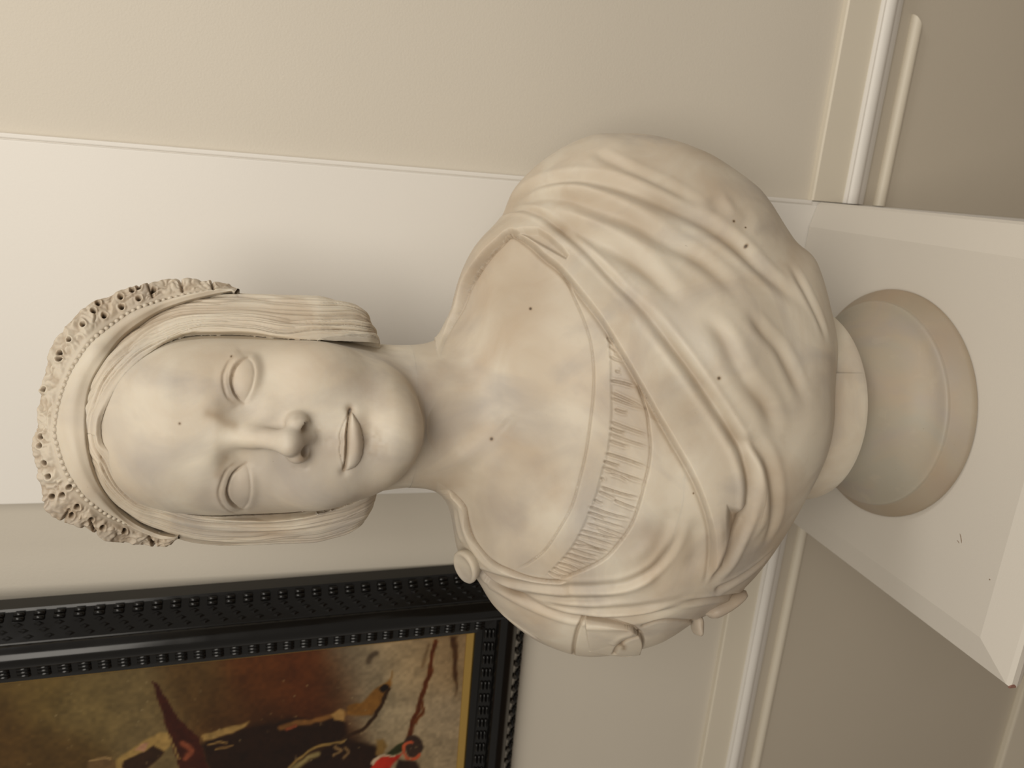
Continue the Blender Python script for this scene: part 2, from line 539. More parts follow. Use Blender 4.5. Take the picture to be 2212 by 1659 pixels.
LEAN = math.radians(2.8)
FW_, FH_ = 1.00, 0.95
FO = np.ravel(wp(-0.2735, D_LEFT, 0.299))
fs = -WX
ft = math.cos(LEAN) * np.array([0, 0, 1.0]) - math.sin(LEAN) * WN
fn = -math.cos(LEAN) * WN - math.sin(LEAN) * np.array([0, 0, 1.0])
FO = FO + 0.0005 * fn
def fl(s, t, h):
    """frame-local: s leftwards from the right edge, t up, h out of the wall"""
    return np.asarray(s)[..., None] * fs + np.asarray(t)[..., None] * ft + np.asarray(h)[..., None] * fn
painting = empty('framed_painting', FO + np.ravel(fl(FW_ / 2, 0, 0)), 'dark still life painting in a wide black ripple-moulded frame with gilt slip', 'painting')
PO = np.array(painting.location) - FO
PROF = [(0, 0), (0, .020), (.003, .021), (.021, .049), (.0225, .0495), (.023, .053), (.027, .0575), (.032, .0600), (.0365, .0608), (.041, .0600),
        (.045, .0575), (.0475, .053), (.048, .0495), (.0625, .0470), (.063, .0440), (.0705, .0415), (.071, .030), (.071, 0)]
def rail(name, prof, side, mat, smooth=True):
    v = []
    for d, h in prof:
        if side in ('r', 'l'):
            s = d if side == 'r' else FW_ - d
            v += [fl(s, d, h), fl(s, FH_ - d, h)]
        else:
            t = d if side == 'b' else FH_ - d
            v += [fl(d, t, h), fl(FW_ - d, t, h)]
    v = [np.ravel(p) - PO for p in v]
    n = len(prof)
    f = [(2 * i, 2 * i + 1, 2 * ((i + 1) % n) + 1, 2 * ((i + 1) % n)) for i in range(n)]
    f += [tuple(2 * i for i in range(n)), tuple(2 * i + 1 for i in range(n))[::-1]]
    me = rough_mesh(name, v, f)
    if smooth:
        me.polygons.foreach_set('use_smooth', [True] * len(me.polygons)); me.set_sharp_from_angle(angle=math.radians(28))
    return link(name, me, mat, painting)
RAILS = {}
for sd in 'rblt':
    RAILS[sd] = rail('frame_rail', PROF, sd, BLACK)
    rail('gilt_slip', [(.0708, .028), (.0708, .0385), (.0720, .0390), (.0785, .0312), (.0785, .0270)], sd, GILT)

def ripple_block(ribs, length, width):
    v, f = [], []
    w = width / ribs
    for k in range(ribs):
        b0 = len(v)
        prof = [(-.5, 0), (-.42, .35), (-.2, .62), (0, .7), (.2, .62), (.42, .35), (.5, 0)]
        for e, sh in ((-.5, .86), (-.38, 1), (.38, 1), (.5, .86)):
            for c, h in prof:
                v.append((e * length, (k + .5 + c * sh) * w - width / 2, h * w * (.35 if sh < 1 else 1)))
        n = len(prof)
        for r in range(3):
            for c in range(n - 1):
                f.append((b0 + r * n + c, b0 + r * n + c + 1, b0 + (r + 1) * n + c + 1, b0 + (r + 1) * n + c))
    me = rough_mesh('ripple_block', v, f)
    me.polygons.foreach_set('use_smooth', [True] * len(me.polygons))
    me.materials.append(BLACK)
    return me
RB_IN, RB_OUT = ripple_block(3, .0120, .0135), ripple_block(2, .0105, .0100)
def place_blocks(mesh, side, d, h, slope_pts, pitch):
    (d0, h0), (d1, h1) = slope_pts
    cross2 = np.array([d1 - d0, h1 - h0]); cross2 /= np.linalg.norm(cross2)
    nrm2 = np.array([-cross2[1], cross2[0]])
    if nrm2[1] < 0:
        nrm2 = -nrm2
    L = (FH_ if side == 'r' else FW_) - 2 * d
    for i in range(int(L / pitch)):
        q = d + (i + .5) * pitch + 0.004
        if side == 'r':
            p = fl(d, q, h); X = ft; inn = fs
        else:
            p = fl(q, d, h); X = fs; inn = ft
        Yv = cross2[0] * inn + cross2[1] * fn
        Zv = nrm2[0] * inn + nrm2[1] * fn
        o = bpy.data.objects.new('ripple_block', mesh)
        COL.objects.link(o); o.parent = RAILS[side]
        p = np.ravel(p) - PO
        if np.dot(np.cross(X, Yv), Zv) < 0:
            Yv = -Yv
        o.matrix_local = Matrix(((X[0], Yv[0], Zv[0], p[0]), (X[1], Yv[1], Zv[1], p[1]), (X[2], Yv[2], Zv[2], p[2]), (0, 0, 0, 1)))
for sd in 'rb':
    place_blocks(RB_IN, sd, .0552, .0483, ((.048, .0495), (.0625, .0470)), .0183)
    place_blocks(RB_OUT, sd, .0062, .0260, ((.003, .021), (.021, .049)), .0183)
    # the lattice of small studs higher on the outer slope
    v, f = [], []
    cr = np.array([.018, .028]); cr /= np.linalg.norm(cr); nr = np.array([-cr[1], cr[0]])
    for row in range(3):
        d0 = np.array([.003, .021]) + cr * (.0150 + .0066 * row)
        L = (FH_ if sd == 'r' else FW_) - 2 * d0[0]
        for i in range(int(L / .0183)):
            q0 = d0[0] + (i + (0.5 if row % 2 else 0.0) + .4) * .0183
            b0 = len(v)
            for dx, dc, hh in ((-.0052, 0, 0), (0, -.0028, 0), (.0052, 0, 0), (0, .0028, 0), (-.0022, 0, .0017), (0, -.0010, .0017), (.0022, 0, .0017), (0, .0010, .0017)):
                dd = d0 + cr * dc + nr * hh
                v.append(np.ravel(fl(dd[0], q0 + dx, dd[1]) if sd == 'r' else fl(q0 + dx, dd[0], dd[1])) - PO)
            f += [(b0, b0 + 1, b0 + 5, b0 + 4), (b0 + 1, b0 + 2, b0 + 6, b0 + 5), (b0 + 2, b0 + 3, b0 + 7, b0 + 6), (b0 + 3, b0, b0 + 4, b0 + 7), (b0 + 4, b0 + 5, b0 + 6, b0 + 7)]
    me = rough_mesh('lattice_moulding', v, f)
    o = link('lattice_moulding', me, BLACK, RAILS[sd]); o['kind'] = 'stuff'

# the canvas: brushwork laid down as colour on a fine grid
cs = np.linspace(.073, FW_ - .073, 420); ct = np.linspace(.073, FH_ - .073, 400)
S, T = np.meshgrid(cs, ct, indexing='ij')
CV = fl(S, T, np.full_like(S, .0290)).reshape(-1, 3)
cpx = proj(CV + FO)
wob = np.stack([noise3(CV, 130.0), noise3(CV + 7.7, 130.0)], -1) * 2.5 + np.stack([noise3(CV, 45.0), noise3(CV + 3.1, 45.0)], -1) * 4
bx = cpx + wob
BGC = [((0, 1560, 75, 55, 28)), (60, 1500, 92, 75, 42), (200, 1540, 98, 82, 50), (300, 1520, 100, 84, 54), (150, 1650, 72, 54, 28), (330, 1600, 96, 80, 52),
       (420, 1490, 78, 58, 32), (480, 1540, 72, 48, 24), (560, 1470, 78, 44, 20), (660, 1450, 76, 40, 18), (720, 1500, 62, 32, 14), (560, 1600, 44, 26, 13),
       (700, 1620, 42, 24, 12), (775, 1440, 112, 100, 80), (800, 1500, 118, 106, 84), (850, 1420, 142, 122, 92), (900, 1450, 138, 118, 88), (960, 1420, 120, 98, 70),
       (880, 1560, 138, 122, 95), (940, 1560, 142, 124, 98), (960, 1640, 128, 112, 88), (900, 1640, 130, 112, 84), (0, 1450, 84, 66, 36), (-200, 1600, 70, 52, 28), (400, 1900, 50, 34, 18), (900, 1900, 90, 76, 58)]
BG = np.array(BGC, float)
w = np.exp(-((bx[:, None, 0] - BG[None, :, 0]) ** 2 + (bx[:, None, 1] - BG[None, :, 1]) ** 2) / (2 * 42.0 ** 2)) + 1e-9
w += 1e-3 / (1 + ((bx[:, None, 0] - BG[None, :, 0]) ** 2 + (bx[:, None, 1] - BG[None, :, 1]) ** 2) / 1e4)
colr = (w[:, :, None] * BG[None, :, 2:]).sum(1) / w.sum(1, keepdims=True)
def dab(poly, c, soft=3.0, op=1.0):
    global colr
    a = sstep(-poly_sd(bx, poly), -soft, soft)[:, None] * op
    colr = colr * (1 - a) + np.array(c, float) * a
def stroke(pts, c, width=4.0, soft=2.0, op=1.0):
    global colr
    d, t, _ = line_dist(bx, smooth_line(pts))
    a = (1 - sstep(d, width - soft, width + soft))[:, None] * op
    colr = colr * (1 - a) + np.array(c, float) * a
dab([(451, 1662), (434, 1614), (460, 1590), (521, 1571), (640, 1553), (745, 1553), (752, 1600), (820, 1614), (822, 1700), (451, 1700)], (34, 20, 11), 7)
dab([(246, 1680), (252, 1640), (289, 1611), (347, 1582), (370, 1582), (376, 1608), (330, 1640), (300, 1680)], (134, 108, 62), 4)
dab([(262, 1662), (268, 1645), (330, 1612), (352, 1625), (330, 1650), (290, 1680)], (46, 30, 18), 3)
dab([(290, 1620), (300, 1608), (318, 1606), (310, 1622)], (150, 110, 84), 3)
dab([(186, 1680), (188, 1643), (208, 1634), (240, 1637), (250, 1645), (250, 1680)], (92, 70, 44), 3)
stroke([(192, 1642), (215, 1638), (240, 1640)], (134, 108, 70), 2)
dab([(331, 1469), (341, 1472), (367, 1518), (385, 1550), (428, 1591), (451, 1665), (388, 1665), (367, 1600), (353, 1542), (340, 1500)], (54, 24, 14), 2.5)
stroke([(366, 1590), (385, 1640)], (120, 96, 56), 2.5)
stroke([(395, 1608), (415, 1625), (400, 1640)], (110, 58, 38), 6, 4)
dab([(436, 1592), (448, 1586), (490, 1572), (538, 1559), (520, 1574), (470, 1598), (440, 1604)], (126, 100, 58), 3)
stroke([(450, 1612), (490, 1603)], (118, 92, 54), 2)
stroke([(465, 1622), (500, 1610)], (112, 86, 50), 2)
stroke([(605, 1572), (660, 1560), (745, 1541)], (104, 70, 36), 5, 3)
stroke([(620, 1576), (640, 1570)], (118, 60, 36), 4)
dab([(715, 1545), (735, 1533), (746, 1536), (746, 1556), (724, 1558)], (142, 108, 62), 3)
dab([(751, 1524), (783, 1518), (820, 1484), (845, 1463), (846, 1472), (842, 1487), (815, 1533), (803, 1545), (751, 1542)], (112, 76, 34), 3)
stroke([(842, 1486), (820, 1530), (790, 1570), (750, 1592), (690, 1618), (640, 1645)], (44, 28, 14), 4)
stroke([(740, 1600), (690, 1612), (650, 1634), (628, 1660)], (126, 100, 56), 2.5)
stroke([(828, 1490), (834, 1482)], (28, 20, 14), 6)
stroke([(797, 1430), (803, 1416), (812, 1410)], (72, 60, 46), 6, 4)
stroke([(846, 1462), (847, 1452)], (110, 84, 50), 2)
stroke([(940, 1385), (936, 1410), (928, 1455), (910, 1507), (896, 1560), (884, 1595)], (74, 36, 14), 5)
stroke([(912, 1505), (914, 1530), (902, 1560)], (84, 44, 18), 2.5)
stroke([(925, 1390), (920, 1420), (915, 1440)], (84, 62, 40), 3, 3, .6)
dab([(812, 1600), (825, 1596), (836, 1610), (828, 1632), (812, 1632)], (112, 86, 46), 4)
dab([(798, 1675), (804, 1655), (822, 1634), (868, 1628), (852, 1645), (830, 1675)], (150, 36, 22), 3)
stroke([(806, 1652), (826, 1632), (850, 1630)], (168, 146, 120), 3)
dab([(835, 1625), (862, 1606), (880, 1600), (868, 1622), (848, 1630)], (40, 42, 20), 3)
th = np.linspace(0, 2 * math.pi, 24)
dab(np.stack([893 + 20 * np.cos(th), 1612 + 26 * np.sin(th)], -1), (50, 36, 28), 3)
stroke(np.stack([890 + 20 * np.cos(th[:16] + .6), 1622 + 18 * np.sin(th[:16] + .6)], -1), (160, 72, 44), 3)
dab([(846, 1700), (858, 1640), (900, 1644), (910, 1700)], (44, 30, 22), 4)
dab([(975, 1375), (990, 1375), (985, 1500), (978, 1460)], (60, 38, 20), 4)
stroke([(724, 1612), (735, 1625), (722, 1634)], (108, 84, 54), 3)
stroke([(742, 1616), (752, 1628), (744, 1640)], (96, 74, 48), 3)
stroke([(628, 1668), (660, 1640), (690, 1628)], (120, 104, 66), 5, 4)
for k in range(70):      # flecks in the varnish
    c0 = np.array([rng.uniform(0, 900), rng.uniform(1470, 1660)])
    d = np.hypot(*(cpx - c0).T)
    a = np.exp(-(d / rng.uniform(1.2, 2.2)) ** 2)[:, None] * .55
    colr = colr * (1 - a) + np.array((150, 132, 96.)) * a
colr *= (1 + .10 * noise3(CV, 240)[:, None] + .10 * noise3(CV, 60)[:, None])
lin = np.clip(colr / 255, 0, 1) ** 2.2 * 1.05
me = np_mesh('canvas', CV - PO, grid_quads(420, 400), smooth=False)
ca_ = me.color_attributes.new('paint', 'FLOAT_COLOR', 'POINT')
ca_.data.foreach_set('color', np.c_[lin, np.ones(len(lin))].astype(np.float32).ravel())
CANV, nt, b = nodes('oil_paint')
a_ = nt.nodes.new('ShaderNodeAttribute'); a_.attribute_name = 'paint'
nt.links.new(a_.outputs['Color'], b.inputs['Base Color']); b.inputs['Roughness'].default_value = 0.55; b.inputs['Specular IOR Level'].default_value = 0.25
n = nt.nodes.new('ShaderNodeTexNoise'); n.inputs['Scale'].default_value = 260
bp = nt.nodes.new('ShaderNodeBump'); bp.inputs['Strength'].default_value = 0.12; bp.inputs['Distance'].default_value = .001
nt.links.new(n.outputs[0], bp.inputs['Height']); nt.links.new(bp.outputs[0], b.inputs['Normal'])
link('canvas', me, CANV, painting)

# ================================================================== the bust
# ---------------- head frame: hx to the viewer's right, hf out of the face, hz up
HA = math.radians(5.0)
HC = np.array([-0.0170, -0.005, 0.600])
hRF = np.array([-math.sin(HA), -math.cos(HA), 0.0])
hRX = np.array([math.cos(HA), -math.sin(HA), 0.0])
def to_head(p):
    q = p - HC
    return q @ hRX, q @ hRF, q[:, 2]

def loft(hx, hf, hz, w, Ff, Bb, c, n, zlo, zhi):
    W_ = w(hz); d = np.where(hf > c, Ff(hz) - c, Bb(hz) + c)
    d = np.maximum(d, .002)
    g = ((np.abs(hx) / W_) ** n + (np.abs(hf - c) / d) ** n) ** (1 / n)
    f = (g - 1) * np.minimum(W_, d)
    return np.maximum(f, np.maximum(zlo - hz, hz - zhi))

_z = [-.123, -.119, -.1155, -.1065, -.093, -.078, -.057, -.0325, -.010, .014, .030, .055, .080, .105, .120, .128]
FACE_W = spl(_z, [0.0124, 0.0221, 0.0299, 0.0438, 0.0551, 0.0623, 0.0675, 0.0711, 0.0726, 0.0726, 0.0726, 0.0711, 0.0659, 0.0536, 0.0381, 0.0124])
FACE_F = spl(_z, [.040, .0560, .0680, .0800, .0855, .0845, .0868, .0865, .0862, .0868, .0905, .0910, .0860, .0700, .0500, .015])
FACE_B = spl([-.123, -.09, -.05, 0, .06, .1, .128], [.01, .03, .06, .085, .09, .07, .02])

def ell(hx, hf, hz, c, r):
    a = np.stack([(hx - c[0]) / r[0], (hf - c[1]) / r[1], (hz - c[2]) / r[2]], 0)
    k0 = np.sqrt((a * a).sum(0)); b = a / np.array(r)[:, None]
    k1 = np.sqrt((b * b).sum(0))
    return k0 * (k0 - 1) / np.maximum(k1, 1e-6)

def cone(hx, hf, hz, a, b, ra, rb):
    p = np.stack([hx, hf, hz], 1); a = np.array(a); b = np.array(b); ab = b - a
    t = np.clip((p - a) @ ab / (ab @ ab), 0, 1)
    return np.linalg.norm(p - a - t[:, None] * ab, axis=1) - (ra + (rb - ra) * t)

EYE_X, EYE_Z = .0372, .0125
def face_base(p):
    hx, hf, hz = to_head(p)
    f = loft(hx, hf, hz, FACE_W, FACE_F, FACE_B, -.005, 2.25, -.123, .128)
    ax = np.abs(hx - .003)
    # cheeks and chin
    f = smin(f, ell(ax, hf, hz, (.036, .052, -.038), (.026, .030, .034)), .020)
    f = smin(f, ell(hx, hf, hz, (.000, .066, -.0965), (.022, .0215, .0185)), .020)
    # orbits, then the eyeballs in them
    f = smax(f, -ell(ax, hf, hz, (.0350, .0985, .0115), (.0250, .0185, .0150)), .013)
    f = smax(f, -ell(ax, hf, hz, (.0190, .0975, .0125), (.0090, .0155, .0150)), .012)
    f = smin(f, ell(ax, hf + .30 * (ax - .036), hz, (.0362, .0610, .0105), (.0185, .0186, .0172)), .0040)
    return f

def skin_head(p):
    hx, hf, hz = to_head(p)
    f = face_base(p)
    # the nose, turned a little to the viewer's left
    hx = hx - .0028 + .0045 * np.clip((hf - .074) / .030, 0, 1.2)
    ax = np.abs(hx)
    n = cone(hx, hf, hz, (0, .0795, .0280), (0, .0872, .0050), .0080, .0064)
    n = smin(n, cone(hx, hf, hz, (0, .0872, .0050), (0, .0992, -.0190), .0064, .0074), .006)
    n = smin(n, ell(hx, hf, hz, (0, .0995, -.0205), (.0092, .0095, .0076)), .008)
    n = smin(n, ell(ax, hf, hz, (.0115, .0905, -.0255), (.0062, .0095, .0076)), .0080)
    n = smin(n, cone(hx, hf, hz, (0, .0985, -.0255), (0, .0870, -.0325), .0042, .0046), .006)
    f = smin(f, n, .0090)
    f = smax(f, -ell(ax, hf, hz, (.0088, .0945, -.0318), (.0034, .0056, .0046)), .0022)
    return f

# ---------------- neck
NA, NB = np.array([-.0145, .030, .36]), np.array([-.0140, .012, .58])
def neck_f(p):
    t = np.clip((p[:, 2] - NA[2]) / (NB[2] - NA[2]), 0, 1)
    c = NA + (NB - NA) * t[:, None]
    r = .0622 + .010 * sstep(.30 - t, 0, .3) + .004 * sstep(t, .7, 1)
    q = p - c
    return np.sqrt(q[:, 0] ** 2 + (q[:, 1] / 1.05) ** 2) - r

# ---------------- torso: outline measured on the photograph, front and back bulged
OUT = [(962, 900), (962, 735), (975, 690), (992, 641), (1013, 561), (1040, 515), (1088, 464), (1113, 404), (1180, 341), (1261, 298), (1302, 297), (1371, 300), (1448, 322), (1522, 362), (1604, 420), (1671, 528), (1721, 563), (1784, 688), (1797, 764), (1789, 851), (1782, 928), (1753, 991), (1697, 1055), (1660, 1118), (1618, 1185), (1571, 1247), (1518, 1291), (1459, 1328), (1395, 1375), (1323, 1399), (1242, 1409), (1165, 1385), (1114, 1353), (1064, 1306), (1031, 1251), (1000, 1215), (986, 1179), (974, 1108), (965, 1050), (962, 980)]
_o = smooth_line(OUT + OUT[:1], n=3)[:-1]
_Y = np.interp(_o[:, 0], [950, 1250, 1500, 1700, 1790], [.030, .012, .000, -.030, -.052])
_P = at_y(_o, _Y)
OUT2 = _P[:, [0, 2]]
GX0, GZ0, GH = -.34, .02, .0025
gx = np.arange(GX0, .34, GH); gz = np.arange(GZ0, .56, GH)
_g = np.stack(np.meshgrid(gx, gz, indexing='ij'), -1).reshape(-1, 2)
SDG = poly_sd(_g, OUT2).reshape(len(gx), len(gz))
_k = np.exp(-np.arange(-6, 7) ** 2 / (2 * 1.7 ** 2)); _k /= _k.sum()
def blur2(a):
    for ax in (0, 1):
        p = np.pad(a, [(6, 6) if i == ax else (0, 0) for i in (0, 1)], mode='edge')
        a = sum(_k[i] * np.take(p, np.arange(i, i + a.shape[ax]), axis=ax) for i in range(13))
    return a
SDG = blur2(SDG)
def bsp(G, x, z):
    """quadratic B-spline lookup"""
    fx = (x - GX0) / GH; fz = (z - GZ0) / GH
    fx = np.clip(fx, 1.01, G.shape[0] - 2.01); fz = np.clip(fz, 1.01, G.shape[1] - 2.01)
    ix = np.floor(fx + .5).astype(int); iz = np.floor(fz + .5).astype(int)
    tx = fx - ix; tz = fz - iz
    wx_ = (.5 * (.5 - tx) ** 2, .75 - tx * tx, .5 * (.5 + tx) ** 2)
    wz_ = (.5 * (.5 - tz) ** 2, .75 - tz * tz, .5 * (.5 + tz) ** 2)
    r = 0
    for a in range(3):
        for b_ in range(3):
            r = r + wx_[a] * wz_[b_] * G[ix + a - 1, iz + b_ - 1]
    return r
T_Y0 = spl([.08, .13, .20, .30, .40, .50], [-.050, -.045, -.015, .010, .020, .030])
T_B = spl([.08, .12, .16, .20, .25, .30, .35, .40, .44, .50], [.040, .058, .092, .118, .132, .130, .116, .092, .074, .060])
T_S = spl([.08, .14, .22, .30, .36, .44], [.040, .058, .072, .078, .070, .055])
def torso_f(p):
    x, y, z = p.T
    s = bsp(SDG, x, z)
    L = .078
    rho = np.maximum(1 + s / L, 0)
    y0 = T_Y0(z)
    xc = x + .008
    side = T_S(z)
    bc = side + (T_B(z) - side) * np.exp(-(xc / .145) ** 2)
    bc = bc + .012 * np.exp(-(((xc - .068) / .045) ** 2 + ((z - .262) / .05) ** 2)) + .012 * np.exp(-(((xc + .072) / .045) ** 2 + ((z - .262) / .05) ** 2))
    b_ = np.where(y < y0, bc, .075)
    g = np.sqrt(rho ** 2 + ((y - y0) / b_) ** 2)
    return (g - 1) * np.minimum(b_, L)

def skin(p):
    f = np.full(len(p), .1)
    z = p[:, 2]
    a = z > .455
    b_ = z < .52
    if b_.any():
        q = p[b_]
        f[b_] = smin(torso_f(q), neck_f(q), .045)
    if a.any():
        q = p[a]
        n = neck_f(q)
        nn = np.maximum(n, q[:, 2] - .60)
        f2 = smin(skin_head(q), nn, .016)
        f[a] = np.minimum(f[a], f2) if False else np.where(b_[a], np.minimum(f[a], f2), f2)
    return f

# ---------------- mesh of the flesh and drapery surface
v0, q0 = surfnet(skin, (-.29, -.17, .075), (.29, .13, .735), .0026)
v0 = project(skin, v0, 2)
cen = v0[q0].mean(1)
_, gn = grad(skin, cen)
gn /= np.linalg.norm(gn, axis=1, keepdims=True)
view = CAM - cen; view /= np.linalg.norm(view, axis=1, keepdims=True)
facing = (gn * view).sum(1) > -.35
hx, hf, hz = to_head(cen)
is_head = cen[:, 2] > .4825
front_head = is_head & facing & (hf > .0)
fine_torso = ~is_head & facing
back = ~(front_head | fine_torso)

def px_line(F, pts, n=5):
    return hit(F, smooth_line(pts, n=n))

# ----- relief of the face, in the face's own (hx, hz) plane
def face_line(pts, n=6):
    P = hit(skin_head, smooth_line(pts, n=n))
    a, b_, c = to_head(P)
    return np.stack([a, c], 1)

UP_R = [(533, 771), (510, 790), (501, 815), (501, 834), (508, 852), (526, 872)]
LO_R = [(533, 771), (545, 783), (550, 800), (549, 817), (544, 838), (535, 857), (526, 872)]
CR_R = [(519, 768), (503, 776), (491, 790), (482, 813), (483, 838), (492, 860), (512, 876)]
UP_L = [(532, 999), (503, 1022), (492, 1047), (491, 1068), (501, 1087), (524, 1102)]
LO_L = [(532, 999), (538, 1015), (541, 1035), (542, 1060), (537, 1085), (524, 1102)]
CR_L = [(516, 992), (488, 1015), (475, 1046), (473, 1069), (484, 1092), (512, 1112)]
MOUTH = [(757, 884), (752, 908), (748.5, 935), (748, 957), (747, 980), (744, 1019)]
LIP_U = [(756, 884), (745, 908), (737, 928), (733.5, 942), (736, 955), (733.5, 969), (736, 985), (744, 1019)]
LIP_L = [(756, 884), (766, 902), (777, 922), (783, 945), (784, 962), (780, 985), (768, 1005), (744, 1019)]

def face_relief(v, nrm):
    hx, hf, hz = to_head(v)
    P = np.stack([hx, hz], 1)
    d = np.zeros(len(v)); st = np.zeros(len(v))
    near = (hf > .03) & (hz > -.12) & (hz < .06) & (np.abs(hx) < .075)
    I = np.where(near)[0]; Q = P[I]
    dd = np.zeros(len(I)); ss = np.zeros(len(I))
    for up_, lo_, cr_ in ((UP_R, LO_R, CR_R), (UP_L, LO_L, CR_L)):
        U_, L_, C_ = face_line(up_), face_line(lo_), face_line(cr_)
        du, tu, _ = line_dist(Q, U_); dl, tl, _ = line_dist(Q, L_); dc, tc, _ = line_dist(Q, C_)
        eye = in_poly(Q, np.vstack([U_, L_[::-1]]))
        lid = in_poly(Q, np.vstack([U_, C_[::-1]]))
        # the upper lid lies proud of the ball, with a rim along its edge
        e = np.where(eye, -1, 1)
        endt = sstep(np.minimum(tu, 1 - tu), 0, .20)
        up_side = ~eye & (du < dl + .0006)
        dd += np.where(~eye, .0016 * np.exp(-np.maximum(du - .0045, 0) ** 2 / (2 * .0035 ** 2)) * sstep(du, -.0002, .0009) * endt * sstep(dl - du, -.001, .001), 0)
        dd -= .0016 * np.exp(-(du / .0009) ** 2) * endt
        dd -= .00095 * np.exp(-(dc / .0011) ** 2) * sstep(np.minimum(tc, 1 - tc), 0, .30)
        # lower lid: a thin shelf
        endl = sstep(np.minimum(tl, 1 - tl), 0, .12)
        dd += np.where(~eye, .00055 * np.exp(-np.maximum(dl - .0016, 0) ** 2 / (2 * .0026 ** 2)) * sstep(dl, -.0002, .0010) * endl * sstep(du - dl, -.001, .001), 0)
        dd -= .0003 * np.exp(-(dl / .0012) ** 2) * endl
        # corners
        for k, c0 in ((0, U_[0]), (1, U_[-1])):
            r = np.hypot(*(Q - c0).T)
            dd -= .0005 * np.exp(-(r / .0022) ** 2)
        ss += .30 * np.exp(-(dc / .0013) ** 2) * (.4 + .6 * noise3(np.c_[Q, Q[:, 0]], 300) ** 2) * sstep(np.minimum(tc, 1 - tc), 0, .1)
        ss += .28 * np.exp(-(du / .0010) ** 2)
    # dirt in the hollow beside the nose
    for pts, wd, am in (([(450, 893), (470, 900), (488, 912), (505, 918)], .0035, .34), ([(487, 991), (478, 1004), (470, 1024)], .0030, .26), ([(470, 960), (480, 975), (500, 985)], .004, .10)):
        Lx = face_line(pts); r, t, _ = line_dist(Q, Lx)
        ss += am * np.exp(-(r / wd) ** 2)
    # brows
    for pts in ([(446, 905), (438, 870), (440, 825), (452, 780)], [(446, 968), (438, 1000), (436, 1040), (446, 1085)]):
        r, t, _ = line_dist(Q, face_line(pts))
        dd += .0010 * np.exp(-(r / .0085) ** 2) * sstep(np.minimum(t, 1 - t), 0, .45)
    # wings of the nose set off by a crease
    for pts in ([(630, 910), (648, 900), (666, 902), (677, 913)], [(628, 1003), (645, 1011), (660, 1012), (670, 1000)]):
        r, t, _ = line_dist(Q, face_line(pts))
        dd -= .0006 * np.exp(-(r / .0018) ** 2) * sstep(np.minimum(t, 1 - t), 0, .35)
    # mouth
    M_, LU, LL = face_line(MOUTH), face_line(LIP_U), face_line(LIP_L)
    dm, tm, _ = line_dist(Q, M_); du, tu, _ = line_dist(Q, LU); dl, tl, _ = line_dist(Q, LL)
    upper = in_poly(Q, np.vstack([M_, LU[::-1]])); lower = in_poly(Q, np.vstack([M_, LL[::-1]]))
    env = np.sin(np.pi * np.clip(tm, 0, 1)) ** .6
    mx = Q[:, 0] - M_[:, 0].mean()
    # general fullness round the mouth
    mz = np.interp(Q[:, 0], *(np.sort(M_[:, 0]), M_[np.argsort(M_[:, 0]), 1]))
    zz = Q[:, 1] - mz
    full = np.exp(-(mx / .0190) ** 2)
    dd += .0022 * full * np.exp(-((zz + .002) / .013) ** 2)
    lowp = dl / (dl + dm + 1e-6)
    dd += np.where(lower, .0048 * env * np.sin(np.pi * np.clip(.12 + .80 * lowp, 0, 1)), 0)
    dd += np.where(upper, .0026 * env * sstep(du / (du + dm + 1e-6), 0, .75), 0)
    out_u = ~upper & ~lower & (zz > 0)
    dd += np.where(out_u, .0006 * env * np.exp(-(du / .0016) ** 2), 0)
    dd -= .0007 * env * np.exp(-(du / .0009) ** 2)
    dd -= .0036 * np.exp(-(dm / .0011) ** 2) * sstep(np.minimum(tm, 1 - tm), -.02, .08)
    # hollow under the lower lip, philtrum, corners
    hol = np.stack([np.linspace(-.013, .013, 9) + M_[:, 0].mean(), np.interp(np.linspace(-.013, .013, 9), [-.013, 0, .013], [-.0150, -.0172, -.0150]) + M_[:, 1].mean()], 1)
    r, t, _ = line_dist(Q, hol)
    dd -= .0024 * np.exp(-(r / .0055) ** 2) * np.sin(np.pi * np.clip(t, .08, .92))
    ph = face_line([(676, 953), (704, 953), (728, 954)])
    r, t, _ = line_dist(Q, ph)
    dd -= .0006 * np.exp(-(r / .0034) ** 2) * sstep(np.minimum(t, 1 - t), 0, .45)
    for c0 in (M_[0], M_[-1]):
        r = np.hypot(*(Q - c0).T)
        dd -= .0020 * np.exp(-(r / .0034) ** 2)
    ss += .55 * np.exp(-(dm / .0010) ** 2)
    cr = M_[0] if M_[0, 0] > M_[-1, 0] else M_[-1]
    r = np.hypot(*(Q - cr).T)
    ss += .50 * np.exp(-(r / .0030) ** 2)
    q3 = np.c_[Q, Q[:, 0] * 0]
    for c0, rr, am in (((712, 952), .006, .12), ((685, 930), .005, .12), ((812, 968), .010, .14), ((800, 945), .006, .10)):
        c1 = face_line([c0, (c0[0] + 1, c0[1] + 1)])[0]
        r = np.hypot(*(Q - c1).T)
        ss += am * np.exp(-(r / rr) ** 2) * (.6 + .8 * noise3(q3, 420))
    # nostrils
    for c0 in ((655, 925), (651, 991)):
        c1 = face_line([c0, (c0[0] + 1, c0[1] + 1)])[0]
        ss += .35 * np.exp(-(np.hypot(*(Q - c1).T) / .003) ** 2)
    d[I] = dd; st[I] = ss
    return d, np.clip(st, 0, .85)

